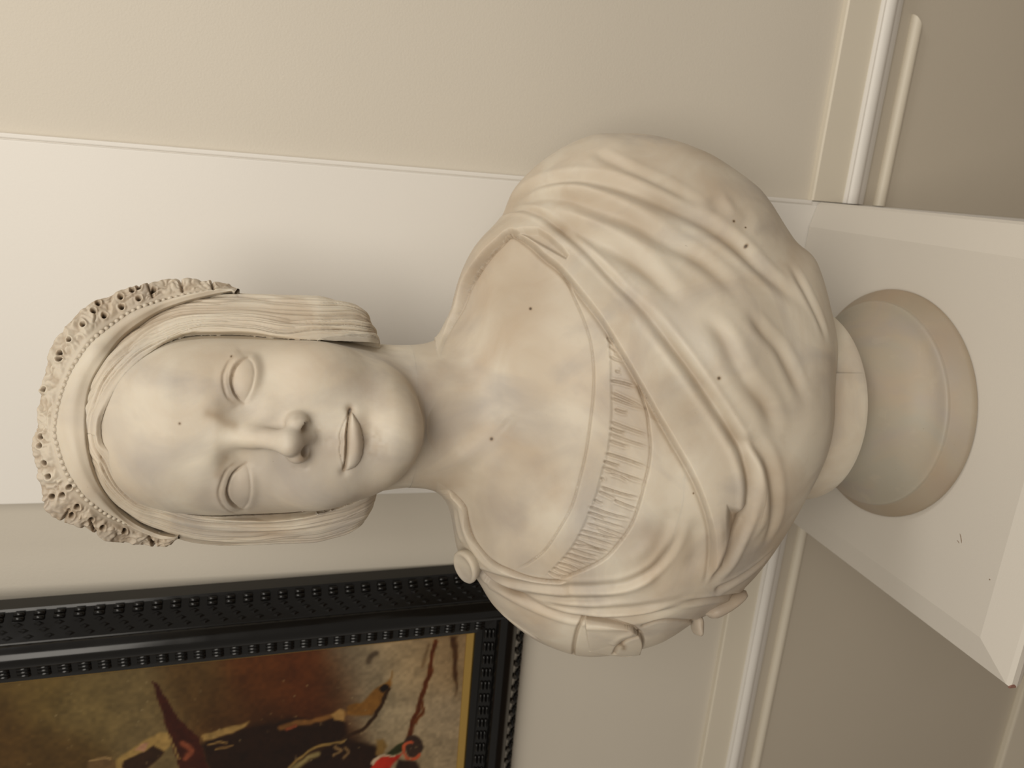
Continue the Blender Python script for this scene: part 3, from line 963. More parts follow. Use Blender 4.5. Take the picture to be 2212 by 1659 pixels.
# ----- relief of the drapery, along 3D lines lying on the body
S1 = [(1109, 508), (1144, 529), (1177, 559), (1214, 589), (1262, 648), (1302, 701), (1340, 762), (1387, 843), (1421, 904), (1455, 962), (1489, 1020), (1516, 1081), (1533, 1142), (1535, 1200), (1527, 1245), (1518, 1268)]
ROLL_IN = [(948, 775), (958, 745), (968, 722), (981, 697), (1000, 665), (1019, 616), (1052, 562), (1084, 527), (1109, 508), (1130, 497), (1166, 495), (1188, 510), (1220, 540), (1230, 556)]
F4 = [(1079, 464), (1106, 456), (1139, 456), (1171, 467), (1198, 486), (1236, 518), (1280, 559), (1334, 616), (1388, 668), (1438, 728), (1489, 796), (1520, 840), (1557, 894), (1584, 938), (1604, 975), (1618, 1023), (1621, 1070), (1610, 1122), (1576, 1188), (1537, 1253), (1520, 1270)]
N1 = [(1195, 573), (1214, 594), (1228, 613), (1245, 651), (1262, 690), (1277, 738), (1284, 796), (1283, 853), (1277, 908), (1268, 972), (1255, 1030), (1238, 1090), (1215, 1134), (1179, 1188), (1142, 1217), (1113, 1231)]
N2 = [(1296, 693), (1306, 711), (1316, 762), (1318, 826), (1319, 884), (1316, 938), (1309, 982), (1299, 1016), (1286, 1067), (1267, 1115), (1246, 1160), (1220, 1198), (1175, 1246)]
N3 = [(1372, 815), (1396, 884), (1402, 921), (1406, 965), (1402, 1008), (1393, 1045), (1383, 1084), (1366, 1131), (1340, 1170), (1309, 1204), (1266, 1228), (1200, 1253)]
B0 = [(968, 1056), (985, 1072), (1005, 1098), (1012, 1145), (1034, 1181), (1063, 1213), (1099, 1231), (1142, 1246), (1193, 1254), (1230, 1253)]
# (points, depth mm (+ ridge, - valley), half width mm, fade at the start, fade at the end)
FOLDS = [
    (F4[:10], -2.4, 3.0, .10, .30), (F4[7:], -5.0, 4.2, .25, .12),
    ([(1090, 451), (1117, 424), (1158, 399), (1212, 386), (1266, 386), (1347, 405), (1442, 445), (1503, 472), (1552, 502), (1598, 537), (1639, 575), (1680, 613), (1723, 651), (1761, 684)], -4.2, 5.5, .1, .25),
    ([(1090, 456), (1133, 434), (1171, 424), (1225, 429), (1274, 445), (1361, 480), (1456, 532), (1501, 556), (1558, 600), (1590, 640), (1625, 690)], -3.8, 6.0, .1, .3),
    ([(1280, 320), (1307, 342), (1400, 383), (1452, 410), (1517, 451), (1560, 480)], -2.0, 4.5, .15, .35),
    ([(1185, 472), (1225, 494), (1280, 518), (1334, 546), (1383, 578), (1440, 625), (1500, 690)], -4.0, 6.5, .12, .35),
    ([(1190, 400), (1260, 408), (1340, 436), (1430, 480), (1500, 515)], 2.2, 6.0, .3, .3),
    ([(1200, 450), (1270, 475), (1340, 505), (1420, 555), (1480, 605)], 2.0, 6.0, .3, .3),
    ([(1509, 670), (1557, 725), (1587, 779), (1614, 826), (1652, 874), (1672, 921), (1676, 955)], -3.4, 6.0, .25, .25),
    ([(1604, 660), (1652, 718), (1686, 758), (1726, 840), (1747, 887)], -2.6, 5.0, .25, .3),
    ([(1700, 560), (1735, 620), (1770, 690), (1790, 750)], -1.8, 4.0, .3, .3),
    ([(1560, 905), (1600, 948), (1631, 960), (1655, 996), (1672, 1057), (1672, 1125), (1645, 1190)], -3.4, 5.0, .3, .25),
    ([(1622, 965), (1640, 1000), (1650, 1060), (1646, 1120), (1622, 1175)], 2.6, 5.5, .25, .25),
    ([(1667, 1195), (1620, 1235), (1575, 1262), (1540, 1278)], -2.8, 4.0, .2, .1),
    ([(1613, 1284), (1560, 1292), (1500, 1300), (1454, 1304)], -2.8, 3.0, .02, .3),
    ([(1546, 1100), (1553, 1140), (1552, 1190), (1543, 1235)], 1.6, 4.0, .3, .2),
    # folds drawn from the brooch
    ([(1027, 1232), (1085, 1246), (1157, 1260), (1229, 1266), (1302, 1266), (1356, 1258), (1410, 1230), (1446, 1188), (1468, 1145), (1475, 1090)], -2.6, 3.2, .02, .3),
    ([(1034, 1239), (1103, 1275), (1175, 1289), (1265, 1297), (1338, 1289), (1385, 1284)], -3.0, 3.2, .02, .3),
    ([(1038, 1242), (1121, 1286), (1193, 1307), (1265, 1318), (1356, 1315), (1446, 1300), (1500, 1280)], -2.4, 3.0, .02, .25),
    ([(1048, 1253), (1120, 1290), (1193, 1322), (1251, 1336), (1338, 1338), (1410, 1328), (1482, 1307)], -3.4, 3.2, .02, .2),
    ([(1074, 1318), (1121, 1354), (1168, 1385)], -1.4, 2.2, .2, .2),
    ([(1270, 1282), (1340, 1275), (1390, 1258), (1430, 1225)], 2.0, 5.0, .3, .3),
    ([(1250, 1326), (1330, 1326), (1400, 1316), (1470, 1295)], 2.2, 4.5, .25, .3),
    ([(1390, 1180), (1432, 1140), (1452, 1090)], -2.0, 8.0, .4, .4),
    ([(1330, 1225), (1380, 1195), (1418, 1150), (1436, 1100)], 1.5, 6.0, .4, .4),
    ([(1488, 1110), (1500, 1150), (1500, 1200), (1485, 1245)], -2.2, 7.0, .3, .3),
    # strap over the shoulder
    ([(1001, 1085), (1010, 1130), (1025, 1172), (1050, 1205), (1090, 1232)], -1.8, 2.4, .15, .2),
    ([(985, 1095), (992, 1140), (1003, 1175)], 1.5, 4.0, .3, .2),
    # the damaged hollow at the arm
    ([(1528, 420), (1545, 440), (1560, 470)], -1.3, 6.5, .4, .4),
    ([(1552, 428), (1572, 440), (1590, 470)], .9, 5.0, .4, .4),
    ([(1600, 440), (1612, 470), (1590, 500)], -.9, 6.0, .4, .4),
]
PLEATS = [((1312, 728), (1322, 741)), ((1316, 748), (1332, 760)), ((1318, 770), (1346, 782)), ((1330, 800), (1342, 803)), ((1319, 822), (1374, 836)), ((1322, 848), (1394, 882)), ((1322, 860), (1394, 884)),
          ((1328, 884), (1358, 892)), ((1319, 911), (1402, 941)), ((1318, 925), (1352, 936)), ((1317, 938), (1404, 967)), ((1317, 952), (1360, 966)), ((1308, 979), (1400, 1010)), ((1304, 996), (1340, 1008)), ((1303, 1010), (1396, 1042)),
          ((1318, 1022), (1360, 1040)), ((1298, 1033), (1304, 1040)), ((1298, 1052), (1382, 1076)), ((1294, 1062), (1330, 1078)), ((1284, 1079), (1304, 1088)), ((1326, 1080), (1378, 1100)), ((1272, 1094), (1364, 1122)),
          ((1270, 1107), (1312, 1122)), ((1268, 1131), (1352, 1158)), ((1256, 1146), (1346, 1166)), ((1248, 1155), (1330, 1180)), ((1246, 1168), (1310, 1190)), ((1240, 1176), (1318, 1192)), ((1234, 1186), (1296, 1204)),
          ((1226, 1196), (1290, 1212)), ((1216, 1204), (1268, 1222)), ((1206, 1216), (1252, 1232)), ((1196, 1226), (1232, 1240)), ((1186, 1234), (1214, 1246)), ((1290, 1142), (1340, 1160)), ((1280, 1120), (1352, 1142))]

def poly3(pts, n=5):
    return hit(skin, smooth_line(pts, n=n))

SHAWL_PX = S1 + [(1560, 1300), (1700, 1260), (1900, 1000), (1850, 600), (1700, 250), (1300, 200), (1000, 420), (930, 640), (940, 735)] + ROLL_IN[:9]
BODICE_PX = N1[2:] + [(1150, 1300), (1300, 1330), (1500, 1300), (1600, 1150), (1500, 950), (1400, 760), (1300, 660)]
TRIM_PX = smooth_line(N2, n=4).tolist() + smooth_line(N3, n=4)[::-1].tolist()
LEFT_PX = smooth_line(B0, n=4).tolist() + [(1266, 1230), (1340, 1172), (1400, 1020), (1400, 900), (1500, 960), (1560, 1270), (1800, 1300), (1500, 1560), (1000, 1500), (930, 1200), (945, 1040)]

SHAWL_POLY = smooth_line(S1, n=4).tolist() + SHAWL_PX[16:]
HOLLOW = [(1568, 1088), (1582, 1094), (1596, 1098), (1616, 1096), (1613, 1126), (1598, 1160), (1572, 1206), (1560, 1222), (1566, 1160), (1566, 1110)]
POCKET = [(1110, 507), (1135, 499), (1165, 497), (1188, 511), (1218, 538), (1231, 556), (1226, 567), (1200, 553), (1170, 536), (1140, 519)]
SLEEVE = [(1262, 1340), (1300, 1343), (1340, 1348), (1365, 1354), (1385, 1373), (1386, 1395), (1370, 1420), (1340, 1450), (1240, 1450), (1238, 1416), (1240, 1392), (1248, 1358)]

def px_sd(px, G):
    G = np.asarray(G, float)
    r = np.full(len(px), 99.0)
    I = np.where(((px > G.min(0) - 30) & (px < G.max(0) + 30)).all(1))[0]
    r[I] = poly_sd(px[I], G)
    return r

def drape_relief(v, nrm):
    px = proj(v)
    d = np.zeros(len(v)); st = np.zeros(len(v))
    def near(L, r):
        lo, hi = L.min(0) - r, L.max(0) + r
        return np.where(((v > lo) & (v < hi)).all(1))[0]
    for pts, amp, wid, f0, f1 in FOLDS:
        L = poly3(pts); wid *= 1e-3
        I = near(L, 3 * wid)
        r, t, _ = line_dist(v[I], L)
        a = amp * 1e-3 * np.ones(len(I))
        if f0: a = a * sstep(t, 0, f0)
        if f1: a = a * sstep(1 - t, 0, f1)
        d[I] += a * np.exp(-(r / wid) ** 2)
        if amp < 0:      # cloth swells a little on both sides of a furrow
            d[I] += -a * .22 * np.exp(-((r - 2.0 * wid) / (.8 * wid)) ** 2)
            st[I] += np.clip(-a * 1e3 / 7, 0, 1) * .40 * np.exp(-(r / (wid * .9)) ** 2) * np.clip(.6 + 1.0 * noise3(v[I], 38), 0, 1.5)
    # layers: cloth edges stand proud of what lies under them
    sh = SHAWL_POLY
    on_shawl = in_poly(px, sh)
    def layer(poly, line, h, soft, reach, groove=0.0, gw=.0012, ends=(.06, .06), only=None, stain_tone=.30):
        L = poly3(line)
        I = near(L, reach * 2.6)
        if only is not None:
            I = I[only[I]]
        r, t, _ = line_dist(v[I], L)
        ins = in_poly(px[I], poly)
        s = np.where(ins, r, -r)
        endf = np.ones(len(I))
        if ends[0]: endf = endf * sstep(t, 0, ends[0])
        if ends[1]: endf = endf * sstep(1 - t, 0, ends[1])
        hh = h(t) if callable(h) else h
        d[I] += hh * sstep(s, -soft * .3, soft) * np.exp(-(np.maximum(s, 0) / reach) ** 2) * endf
        if groove:
            d[I] -= groove * np.exp(-((s + gw * .6) / gw) ** 2) * endf
            st[I] += stain_tone * np.exp(-((s + gw * .5) / gw) ** 2) * endf
    under = ~on_shawl
    layer(sh, ROLL_IN[:9] + S1[1:], lambda t: .0110 - .0050 * sstep(t, .15, .30), .0034, .026, .0018, .0020, (.20, .06), stain_tone=.18)
    # little pocket below the roll
    mp = sstep(-px_sd(px, POCKET), -2.0, 11.0) * (nrm[:, 1] < .3)
    d -= .0060 * mp
    st += .12 * mp
    # the hollow where the drapery doubles back
    sdp = px_sd(px, HOLLOW)
    m = sstep(-sdp, -4.0, 20.0) * (nrm[:, 1] < .2)
    d -= .0075 * m
    st += .38 * m * (.6 + .6 * noise3(v, 150))
    layer(N1 + BODICE_PX[len(N1) - 2:], N1, .0010, .0012, .040, .0006, .0009, only=under, stain_tone=.16)
    layer(TRIM_PX, N2, -.0008, .0020, .016, only=under)
    low = smooth_line(N3, n=4).tolist() + [(1200, 1300), (1500, 1300), (1560, 1100), (1450, 900)]
    layer(low, N3, .0014, .0012, .016, .0008, .0009, only=under, stain_tone=.2)
    layer(LEFT_PX, B0, .0036, .0020, .016, .0010, .0011, only=under)
    # rolled sleeve at the cut arm
    layer(SLEEVE, SLEEVE[:7], .0042, .0016, .030, .0016, .0013, (.02, .02))
    for pts, a_, w_ in (([(1260, 1336), (1248, 1358), (1240, 1392), (1238, 1418)], -.0026, .0014), ([(1380, 1366), (1360, 1372), (1345, 1381), (1332, 1395), (1326, 1408)], -.0020, .0016), ([(1360, 1362), (1340, 1370), (1325, 1385)], .0012, .003),
                        ([(1496, 1340), (1499, 1352), (1496, 1368)], -.0022, .0014), ([(1388, 1408), (1440, 1386), (1496, 1362)], -.0010, .0018), ([(1500, 1342), (1430, 1340), (1390, 1352)], -.0014, .0020)):
        L = poly3(pts); I = near(L, .01); r, t, _ = line_dist(v[I], L)
        d[I] += a_ * np.exp(-(r / w_) ** 2)
        if a_ < 0: st[I] += .30 * np.exp(-(r / w_) ** 2)
    for c0, rr, am in (((1345, 1391), 6, .6), ((1575, 1310), 22, .22), ((1560, 1318), 14, .2), ((1340, 1384), 9, .25)):
        r = np.hypot(*(px - c0).T)
        st += am * np.exp(-(r / rr) ** 2) * (.7 + .5 * noise3(v, 200))
    for a, b_ in PLEATS:
        m = ((a[0] + b_[0]) / 2 + rng.uniform(-2, 2), (a[1] + b_[1]) / 2 + rng.uniform(-2, 2))
        L = poly3([a, m, b_], 3)
        I = near(L, .004); I = I[under[I]]; r, t, _ = line_dist(v[I], L)
        k = .0016 * rng.uniform(.6, 1.1) * sstep(t, -.02, .12) * sstep(1 - t, -.02, .3)
        d[I] -= k * np.exp(-(r / .0009) ** 2)
        d[I] += k * .5 * np.exp(-((r - .0018) / .0010) ** 2)
        st[I] += .10 * np.exp(-(r / .0010) ** 2)
    # soft unevenness of worn stone
    dr = on_shawl | in_poly(px, LEFT_PX)
    d += np.where(dr, .0005, .0002) * noise3(v, 28) + .00005 * noise3(v, 140)
    # collar bones and the hollow of the throat
    for pts, a_, w_ in (([(1030, 700), (1050, 790), (1075, 860)], .0018, .010), ([(1085, 975), (1050, 1010), (1020, 1050)], .0018, .009), ([(1085, 905), (1110, 930)], -.0022, .011), ([(940, 1010), (1010, 985), (1085, 945)], .0030, .010)):
        L = poly3(pts); I = near(L, .03); r, t, _ = line_dist(v[I], L)
        d[I] += a_ * np.exp(-(r / w_) ** 2) * sstep(np.minimum(t, 1 - t), 0, .48)
    # chips and dark specks
    for c0, rr in (((1146, 667), 3), ((1062, 948), 4), ((1612, 531), 4), ((1585, 478), 3), ((1611, 491), 2), ((1498, 1066), 2), ((1553, 817), 4), ((388, 915), 3), ((730, 1100), 1)):
        r = np.hypot(*(px - c0).T)
        st = np.maximum(st, .9 * np.exp(-(r / rr) ** 2) * (nrm[:, 1] < .3))
    # grime tints the drapery; neck and chest are coloured darker still
    st += np.where(dr, .085, .135) * np.clip(1 + 1.3 * noise3(v, 22), 0, 2)
    return d, np.clip(st, 0, .85)

def refine(q, levels):
    v, qq = compact(v0, q)
    for _ in range(levels):
        v, qq = subdiv(v, qq)
        v = project(skin, v, 1)
    return v, qq

def set_stain_tone(me, st):
    a = me.attributes.new('stain_tone', 'FLOAT', 'POINT')
    a.data.foreach_set('value', np.asarray(st, np.float32))

bust = empty('marble_bust', (0, 0, 0), 'cream marble portrait bust of a woman with lace diadem and draped shawl on round base', 'bust')

def emit(name, v, q, nrm, st, mask, mat=None, label=None):
    if not mask.any():
        return None
    qq = q[mask]
    u, inv = np.unique(qq, return_inverse=True)
    me = np_mesh(name, v[u], inv.reshape(qq.shape), nrm[u])
    set_stain_tone(me, st[u])
    o = link(name, me, mat or MARBLE, bust)
    if label:
        o['label'] = label
    return o

# face
vf, qf = refine(q0[front_head], 2)
_, g = grad(skin, vf); nf = g / np.linalg.norm(g, axis=1, keepdims=True)
df, sf = face_relief(vf, nf)
px = proj(vf)
for c0, rr in (((388, 915), 3), ((500, 773), 3)):
    sf = np.maximum(sf, .9 * np.exp(-(np.hypot(*(px - c0).T) / rr) ** 2))
vf = vf + nf * df[:, None]
emit('face', vf, qf, vnormals(vf, qf), sf, np.ones(len(qf), bool))
# torso front
vt, qt = refine(q0[fine_torso], 2)
_, g = grad(skin, vt); nt_ = g / np.linalg.norm(g, axis=1, keepdims=True)
dt, stt = drape_relief(vt, nt_)
vt = vt + nt_ * dt[:, None]
Nt = vnormals(vt, qt)
ct_ = vt[qt].mean(1); cpx2 = proj(ct_)
sh = SHAWL_POLY
N1S = smooth_line(N1, n=4).tolist(); N2S = smooth_line(N2, n=4).tolist()
is_sh = in_poly(cpx2, sh)
is_tr = in_poly(cpx2, TRIM_PX) & ~is_sh
is_bd = in_poly(cpx2, N1S + N2S[::-1]) & ~is_sh & ~is_tr
is_lf = in_poly(cpx2, LEFT_PX + []) & ~is_sh & ~is_tr & ~is_bd
low_bod = in_poly(cpx2, smooth_line(N3, n=4).tolist() + [(1180, 1262), (1302, 1268), (1356, 1258), (1410, 1230), (1446, 1188), (1475, 1090), (1480, 1020), (1420, 900)]) & ~is_sh & ~is_tr & ~is_bd
is_lf |= (cpx2[:, 0] > 1400) & ~is_sh & ~is_tr & ~is_bd
is_lf &= ~low_bod
rest = ~(is_sh | is_tr | is_bd | is_lf | low_bod)
emit('shawl', vt, qt, Nt, stt, is_sh)
emit('gathered_trim', vt, qt, Nt, stt, is_tr)
emit('neckline_band', vt, qt, Nt, stt, is_bd)
emit('bodice', vt, qt, Nt, stt, low_bod)
emit('shoulder_drapery', vt, qt, Nt, stt, is_lf)
emit('neck_and_chest', vt, qt, Nt, stt, rest)
# the plain back
vb, qb = compact(v0, q0[back])
emit('back', vb, qb, vnormals(vb, qb), np.zeros(len(vb)), np.ones(len(qb), bool))

# ---------------- hair
HW = spl([-.0925, -.0900, -.0855, -.0785, -.067, -.0535, -.0385, -.0055, .0215, .050, .0775, .0986, .1122, .1200, .1245, .1265],
         [.035, .066, .0800, .0905, .0975, .1010, .1035, .1030, .1030, .0995, .0890, .0740, .0580, .0430, .0260, .006])
HF = spl([-.0925, -.0785, -.044, -.010, .032, .0738, .090, .1045, .115, .1227, .1265], [.024, .041, .050, .056, .0600, .0685, .0745, .0755, .0660, .0480, .018])
HB = spl([-.0925, -.080, -.05, 0, .05, .09, .115, .1265], [.03, .070, .100, .112, .108, .088, .055, .018])
HAIRLINE_R = [(231, 930), (233, 900), (249, 860), (280, 805), (334, 755), (392, 729), (469, 725), (540, 727), (600, 732), (700, 738), (800, 745), (840, 750)]
HAIRLINE_L = [(231, 930), (236, 950), (257, 978), (280, 1036), (311, 1075), (368, 1109), (424, 1127), (517, 1135), (627, 1134), (713, 1119), (798, 1092), (830, 1075)]
def hl2(pts):
    P = at_y(smooth_line(pts, n=3), -.060)
    a, b_, c = to_head(P)
    return np.stack([a, c], 1)
HR2, HL2 = hl2(HAIRLINE_R), hl2(HAIRLINE_L)
FACE_POLY = np.vstack([HR2, [[.03, -.15], [-.03, -.15]], HL2[::-1][:-1]])
_hx = np.arange(-.14, .1401, .0015); _hz = np.arange(-.13, .1501, .0015)
_hg = np.stack(np.meshgrid(_hx, _hz, indexing='ij'), -1).reshape(-1, 2)
HSD = poly_sd(_hg, FACE_POLY).reshape(len(_hx), len(_hz))
def face_sd(x, z):
    fx = np.clip((x + .14) / .0015, 0, len(_hx) - 1.001); fz = np.clip((z + .13) / .0015, 0, len(_hz) - 1.001)
    i = fx.astype(int); j = fz.astype(int); a = fx - i; b_ = fz - j
    return (HSD[i, j] * (1 - a) + HSD[i + 1, j] * a) * (1 - b_) + (HSD[i, j + 1] * (1 - a) + HSD[i + 1, j + 1] * a) * b_
def hair_f(p):
    hx, hf, hz = to_head(p)
    f = loft(hx, hf, hz, HW, HF, HB, -.005, 2.0, -.0925, .1265)
    I = np.where((hf > -.02) & (f < .02))[0]
    if len(I):
        # the hair rises out of the skin at the hairline
        sd = face_sd(hx[I], hz[I])
        t = np.where(sd > 0, .0008 + .004 * sstep(sd, 0, .005) + 1.0 * sd + 30 * sd * sd + 2.5 * np.maximum(-.040 - hz[I], 0), 2.0 * sd) + .9 * np.maximum(.012 - hf[I], 0)
        f[I] = smax(f[I], face_base(p[I]) - t, .004)
    return f
vh, qh = surfnet(hair_f, (-.135, -.10, .495), (.105, .125, .735), .0026)
cen = vh[qh].mean(1)
hx, hf, hz = to_head(cen)
fr = hf > -.045
vb, qb = compact(vh, qh[~fr])
vb = project(hair_f, vb, 2)
vh, qh = compact(vh, qh[fr])
vh = project(hair_f, vh, 2)
for _ in range(2):
    vh, qh = subdiv(vh, qh)
    vh = project(hair_f, vh, 1)
_, g = grad(hair_f, vh); nh = g / np.linalg.norm(g, axis=1, keepdims=True)
hx, hf, hz = to_head(vh)
Q = np.stack([hx, hz], 1)
dr_, tr_, _ = line_dist(Q, HR2); dl_, tl_, _ = line_dist(Q, HL2)
right = hx > Q[:, 0] * 0 + .0005
qd = np.where(right, dr_, dl_); tt = np.where(right, tr_, tl_)
qd = qd + .0022 * noise3(np.c_[tt * 9, right * 5.0, qd * 40], 1.0) + .45 * np.maximum(.01 - hf, 0)
sidec = np.where(right, 0, 11.3)
s1 = noise3(np.c_[qd * 260, tt * 2.2, sidec], 1.0); s2 = noise3(np.c_[qd * 620, tt * 5, sidec + 3], 1.0); s3 = noise3(np.c_[qd * 1250, tt * 9, sidec + 5], 1.0)
amp = sstep(qd, .000, .008) * sstep(hf, -.043, -.022)
groove = .0024 * (1 - np.abs(s1)) ** 4 + .0014 * (1 - np.abs(s2)) ** 3 + .00035 * (1 - np.abs(s3)) ** 2
dh = -groove * amp + .0010 * s1 * amp
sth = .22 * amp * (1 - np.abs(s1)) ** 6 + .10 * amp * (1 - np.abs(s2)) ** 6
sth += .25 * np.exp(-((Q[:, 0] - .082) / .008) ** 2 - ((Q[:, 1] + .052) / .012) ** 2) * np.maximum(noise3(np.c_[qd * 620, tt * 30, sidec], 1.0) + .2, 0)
vh = vh + nh * dh[:, None]
emit('hair', vh, qh, vnormals(vh, qh), np.clip(sth, 0, .8), np.ones(len(qh), bool))
emit('back_hair', vb, qb, vnormals(vb, qb), np.zeros(len(vb)), np.ones(len(qb), bool))

# ---------------- diadem: plain band, string of beads and pierced lace crest
DI = [(500, 628), (447, 639), (390, 654), (334, 677), (266, 725), (221, 783), (194, 835), (185, 896), (189, 970), (207, 1034), (243, 1090), (289, 1129), (340, 1153), (376, 1161)]
DB = [(505, 625), (440, 631), (390, 640), (343, 652), (289, 671), (243, 702), (198, 738), (167, 779), (146, 817), (128, 869), (119, 919), (120, 945), (124, 959), (135, 997), (149, 1027), (178, 1068), (203, 1090), (232, 1110), (257, 1122), (295, 1138), (340, 1154), (378, 1163)]
DO = [(514, 622), (458, 609), (390, 605), (318, 613), (255, 632), (189, 661), (139, 711), (112, 747), (96, 806), (87, 874), (83, 919), (70, 957), (80, 1006), (90, 1061), (105, 1106), (133, 1126), (168, 1133), (203, 1150), (232, 1167), (280, 1170), (334, 1179), (386, 1166)]
CC = np.array([310.0, 893.0])
def polar(pts):
    p = smooth_line(pts, n=8) - CC
    a = np.unwrap(np.arctan2(p[:, 1], p[:, 0]))
    a = np.where(a > 0, a - 2 * np.pi, a) if a[0] > 0 else a
    return a, np.hypot(*p.T)
oa, orr = polar(DO)
so = np.r_[0, np.cumsum(np.linalg.norm(np.diff(smooth_line(DO, n=8), axis=0), axis=1))]
NCOL = 640
ang = np.interp(np.linspace(0, so[-1], NCOL), so, oa)
def at_ang(pts):
    a, r = polar(pts)
    o_ = np.argsort(a)
    rr = np.interp(ang, a[o_], r[o_])
    return CC + rr[:, None] * np.stack([np.cos(ang), np.sin(ang)], 1)
pI, pB, pO = at_ang(DI), at_ang(DB), at_ang(DO)
lace_phase = np.linspace(0, so[-1], NCOL)
edge_n = noise3(np.c_[lace_phase / 9, lace_phase * 0, lace_phase * 0 + .3], 1.0) * 1.2 + noise3(np.c_[lace_phase / 26, lace_phase * 0 + 2, lace_phase * 0 + .7], 1.0) * 3.0
pO = pO + edge_n[:, None] * (pO - CC) / np.linalg.norm(pO - CC, axis=1, keepdims=True)
def clean_hit(px):
    P = hit(hair_f, px, -.13, .06)
    y = P[:, 1].copy()
    for _ in range(40):
        y[1:-1] = .25 * y[:-2] + .5 * y[1:-1] + .25 * y[2:]
    return y
yI = clean_hit(pI + (CC - pI) * .03)
P_I = at_y(pI, yI + .0022)
P_B = at_y(pB, yI + .0060)
P_O = at_y(pO, yI + .0150)
rows, kind_ = [(P_I + np.array([0, .020, 0]) - .0040 * (P_B - P_I) / np.linalg.norm(P_B - P_I, axis=1, keepdims=True), 0.0)], []
for k, t in enumerate(np.linspace(0, 1, 14)):
    r = P_I + (P_B - P_I) * t
    rows.append((r, .0024 * math.sin(math.pi * min(1, t * 1.02)) + .0005 * sstep(t, .22, .34)))
for t in np.linspace(0, 1, 34)[1:]:
    r = P_B + (P_O - P_B) * t
    rows.append((r, .0))
nr_ = len(rows)
G = np.stack([r for r, _ in rows])                   # rows x cols x 3
off = np.array([o_ for _, o_ in rows])
du = np.gradient(G, axis=1); dv = np.gradient(G, axis=0)
NN = np.cross(du, dv); NN /= np.linalg.norm(NN, axis=2, keepdims=True)
if NN[20, NCOL // 2] @ (CAM - G[20, NCOL // 2]) < 0:
    NN = -NN
NN[:3] = NN[3]
GP = proj(G.reshape(-1, 3)).reshape(nr_, NCOL, 2)
disp = np.repeat(off[:, None], NCOL, 1)
crest = np.clip((np.arange(nr_) - 15) / 33, 0, 1)[:, None] * np.ones((1, NCOL))
cm = sstep(crest, .16, .34) * (np.arange(nr_) > 15)[:, None]
g3 = G.reshape(-1, 3)
swirl = (noise3(g3 + .004 * np.stack([noise3(g3, 160), noise3(g3 + 5, 160), noise3(g3 + 9, 160)], 1), 260)).reshape(nr_, NCOL)
fine = noise3(g3, 620).reshape(nr_, NCOL)
disp += cm * (.0017 * (np.abs(swirl) ** .8) - .0003 + .00025 * fine)
leftw = sstep(ang, ang.min(), ang.max()) if ang[0] < ang[-1] else sstep(-ang, -ang.max(), -ang.min())
disp += cm * (.0020 * np.maximum(0, np.sin(lace_phase / 11.0 + 3.0 * crest + 1.2 * swirl)) * (.35 + .65 * leftw)[None])
disp -= .0018 * np.exp(-((np.arange(nr_)[:, None] - 15) / 1.6) ** 2)          # channel the beads sit in
stG = np.zeros((nr_, NCOL))
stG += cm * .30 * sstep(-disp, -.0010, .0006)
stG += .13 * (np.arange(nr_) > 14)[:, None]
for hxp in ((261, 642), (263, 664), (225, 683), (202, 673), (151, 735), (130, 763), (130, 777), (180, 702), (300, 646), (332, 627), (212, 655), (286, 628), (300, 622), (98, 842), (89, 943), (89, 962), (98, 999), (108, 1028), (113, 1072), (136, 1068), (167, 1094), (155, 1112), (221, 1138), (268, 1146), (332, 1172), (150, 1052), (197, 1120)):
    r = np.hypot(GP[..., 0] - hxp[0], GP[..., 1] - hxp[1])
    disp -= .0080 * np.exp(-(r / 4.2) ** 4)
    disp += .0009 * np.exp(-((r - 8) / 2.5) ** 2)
    stG += .75 * np.exp(-(r / 4.5) ** 4)  # shade inside the drilled holes painted on as near-black
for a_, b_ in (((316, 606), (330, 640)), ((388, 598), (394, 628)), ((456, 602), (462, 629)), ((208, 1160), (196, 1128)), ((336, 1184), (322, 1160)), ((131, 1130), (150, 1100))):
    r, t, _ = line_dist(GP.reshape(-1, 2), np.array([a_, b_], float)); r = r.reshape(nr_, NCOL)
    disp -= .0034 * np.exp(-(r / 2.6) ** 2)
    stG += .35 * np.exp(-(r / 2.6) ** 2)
endm = np.minimum(1, np.minimum(np.arange(NCOL), np.arange(NCOL)[::-1]) / 18.0)[None]
GF = G + NN * (disp * endm)[..., None]
# the notched rim
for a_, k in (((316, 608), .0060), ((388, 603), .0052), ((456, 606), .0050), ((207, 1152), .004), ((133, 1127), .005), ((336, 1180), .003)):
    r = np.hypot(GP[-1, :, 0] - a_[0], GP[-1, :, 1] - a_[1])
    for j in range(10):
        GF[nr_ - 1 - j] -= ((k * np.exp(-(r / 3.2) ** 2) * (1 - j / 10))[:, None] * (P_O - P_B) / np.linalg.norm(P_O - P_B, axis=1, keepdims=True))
backs = []
bk = np.array([0, .0075, -.001])
for t in (1.0, .66, .33, 0.0):
    base = P_B + (P_O - P_B) * t
    base = GF[-1] if t == 1.0 else base
    backs.append(base + bk * (1 + .8 * (1 - t)))
backs.append(P_I + np.array([0, .014, -.004]))
mid = (GF[-1] + backs[0]) / 2 + (P_O - P_B) / np.linalg.norm(P_O - P_B, axis=1, keepdims=True) * .0012
ALL = np.concatenate([GF, mid[None], np.stack(backs)])
vD = ALL.reshape(-1, 3)
qD = grid_quads(len(ALL), NCOL)
nv = vnormals(vD, qD)
mid_i = 20 * NCOL + NCOL // 2
if nv[mid_i] @ (CAM - vD[mid_i]) < 0:
    qD = qD[:, ::-1]; nv = -nv
stD = np.zeros((len(ALL), NCOL)); stD[:nr_] = stG; stD[nr_:] = .1
row_of = qD.min(1) // NCOL
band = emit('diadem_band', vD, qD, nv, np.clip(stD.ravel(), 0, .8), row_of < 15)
emit('lace_crest', vD, qD, nv, np.clip(stD.ravel(), 0, .8), row_of >= 15)
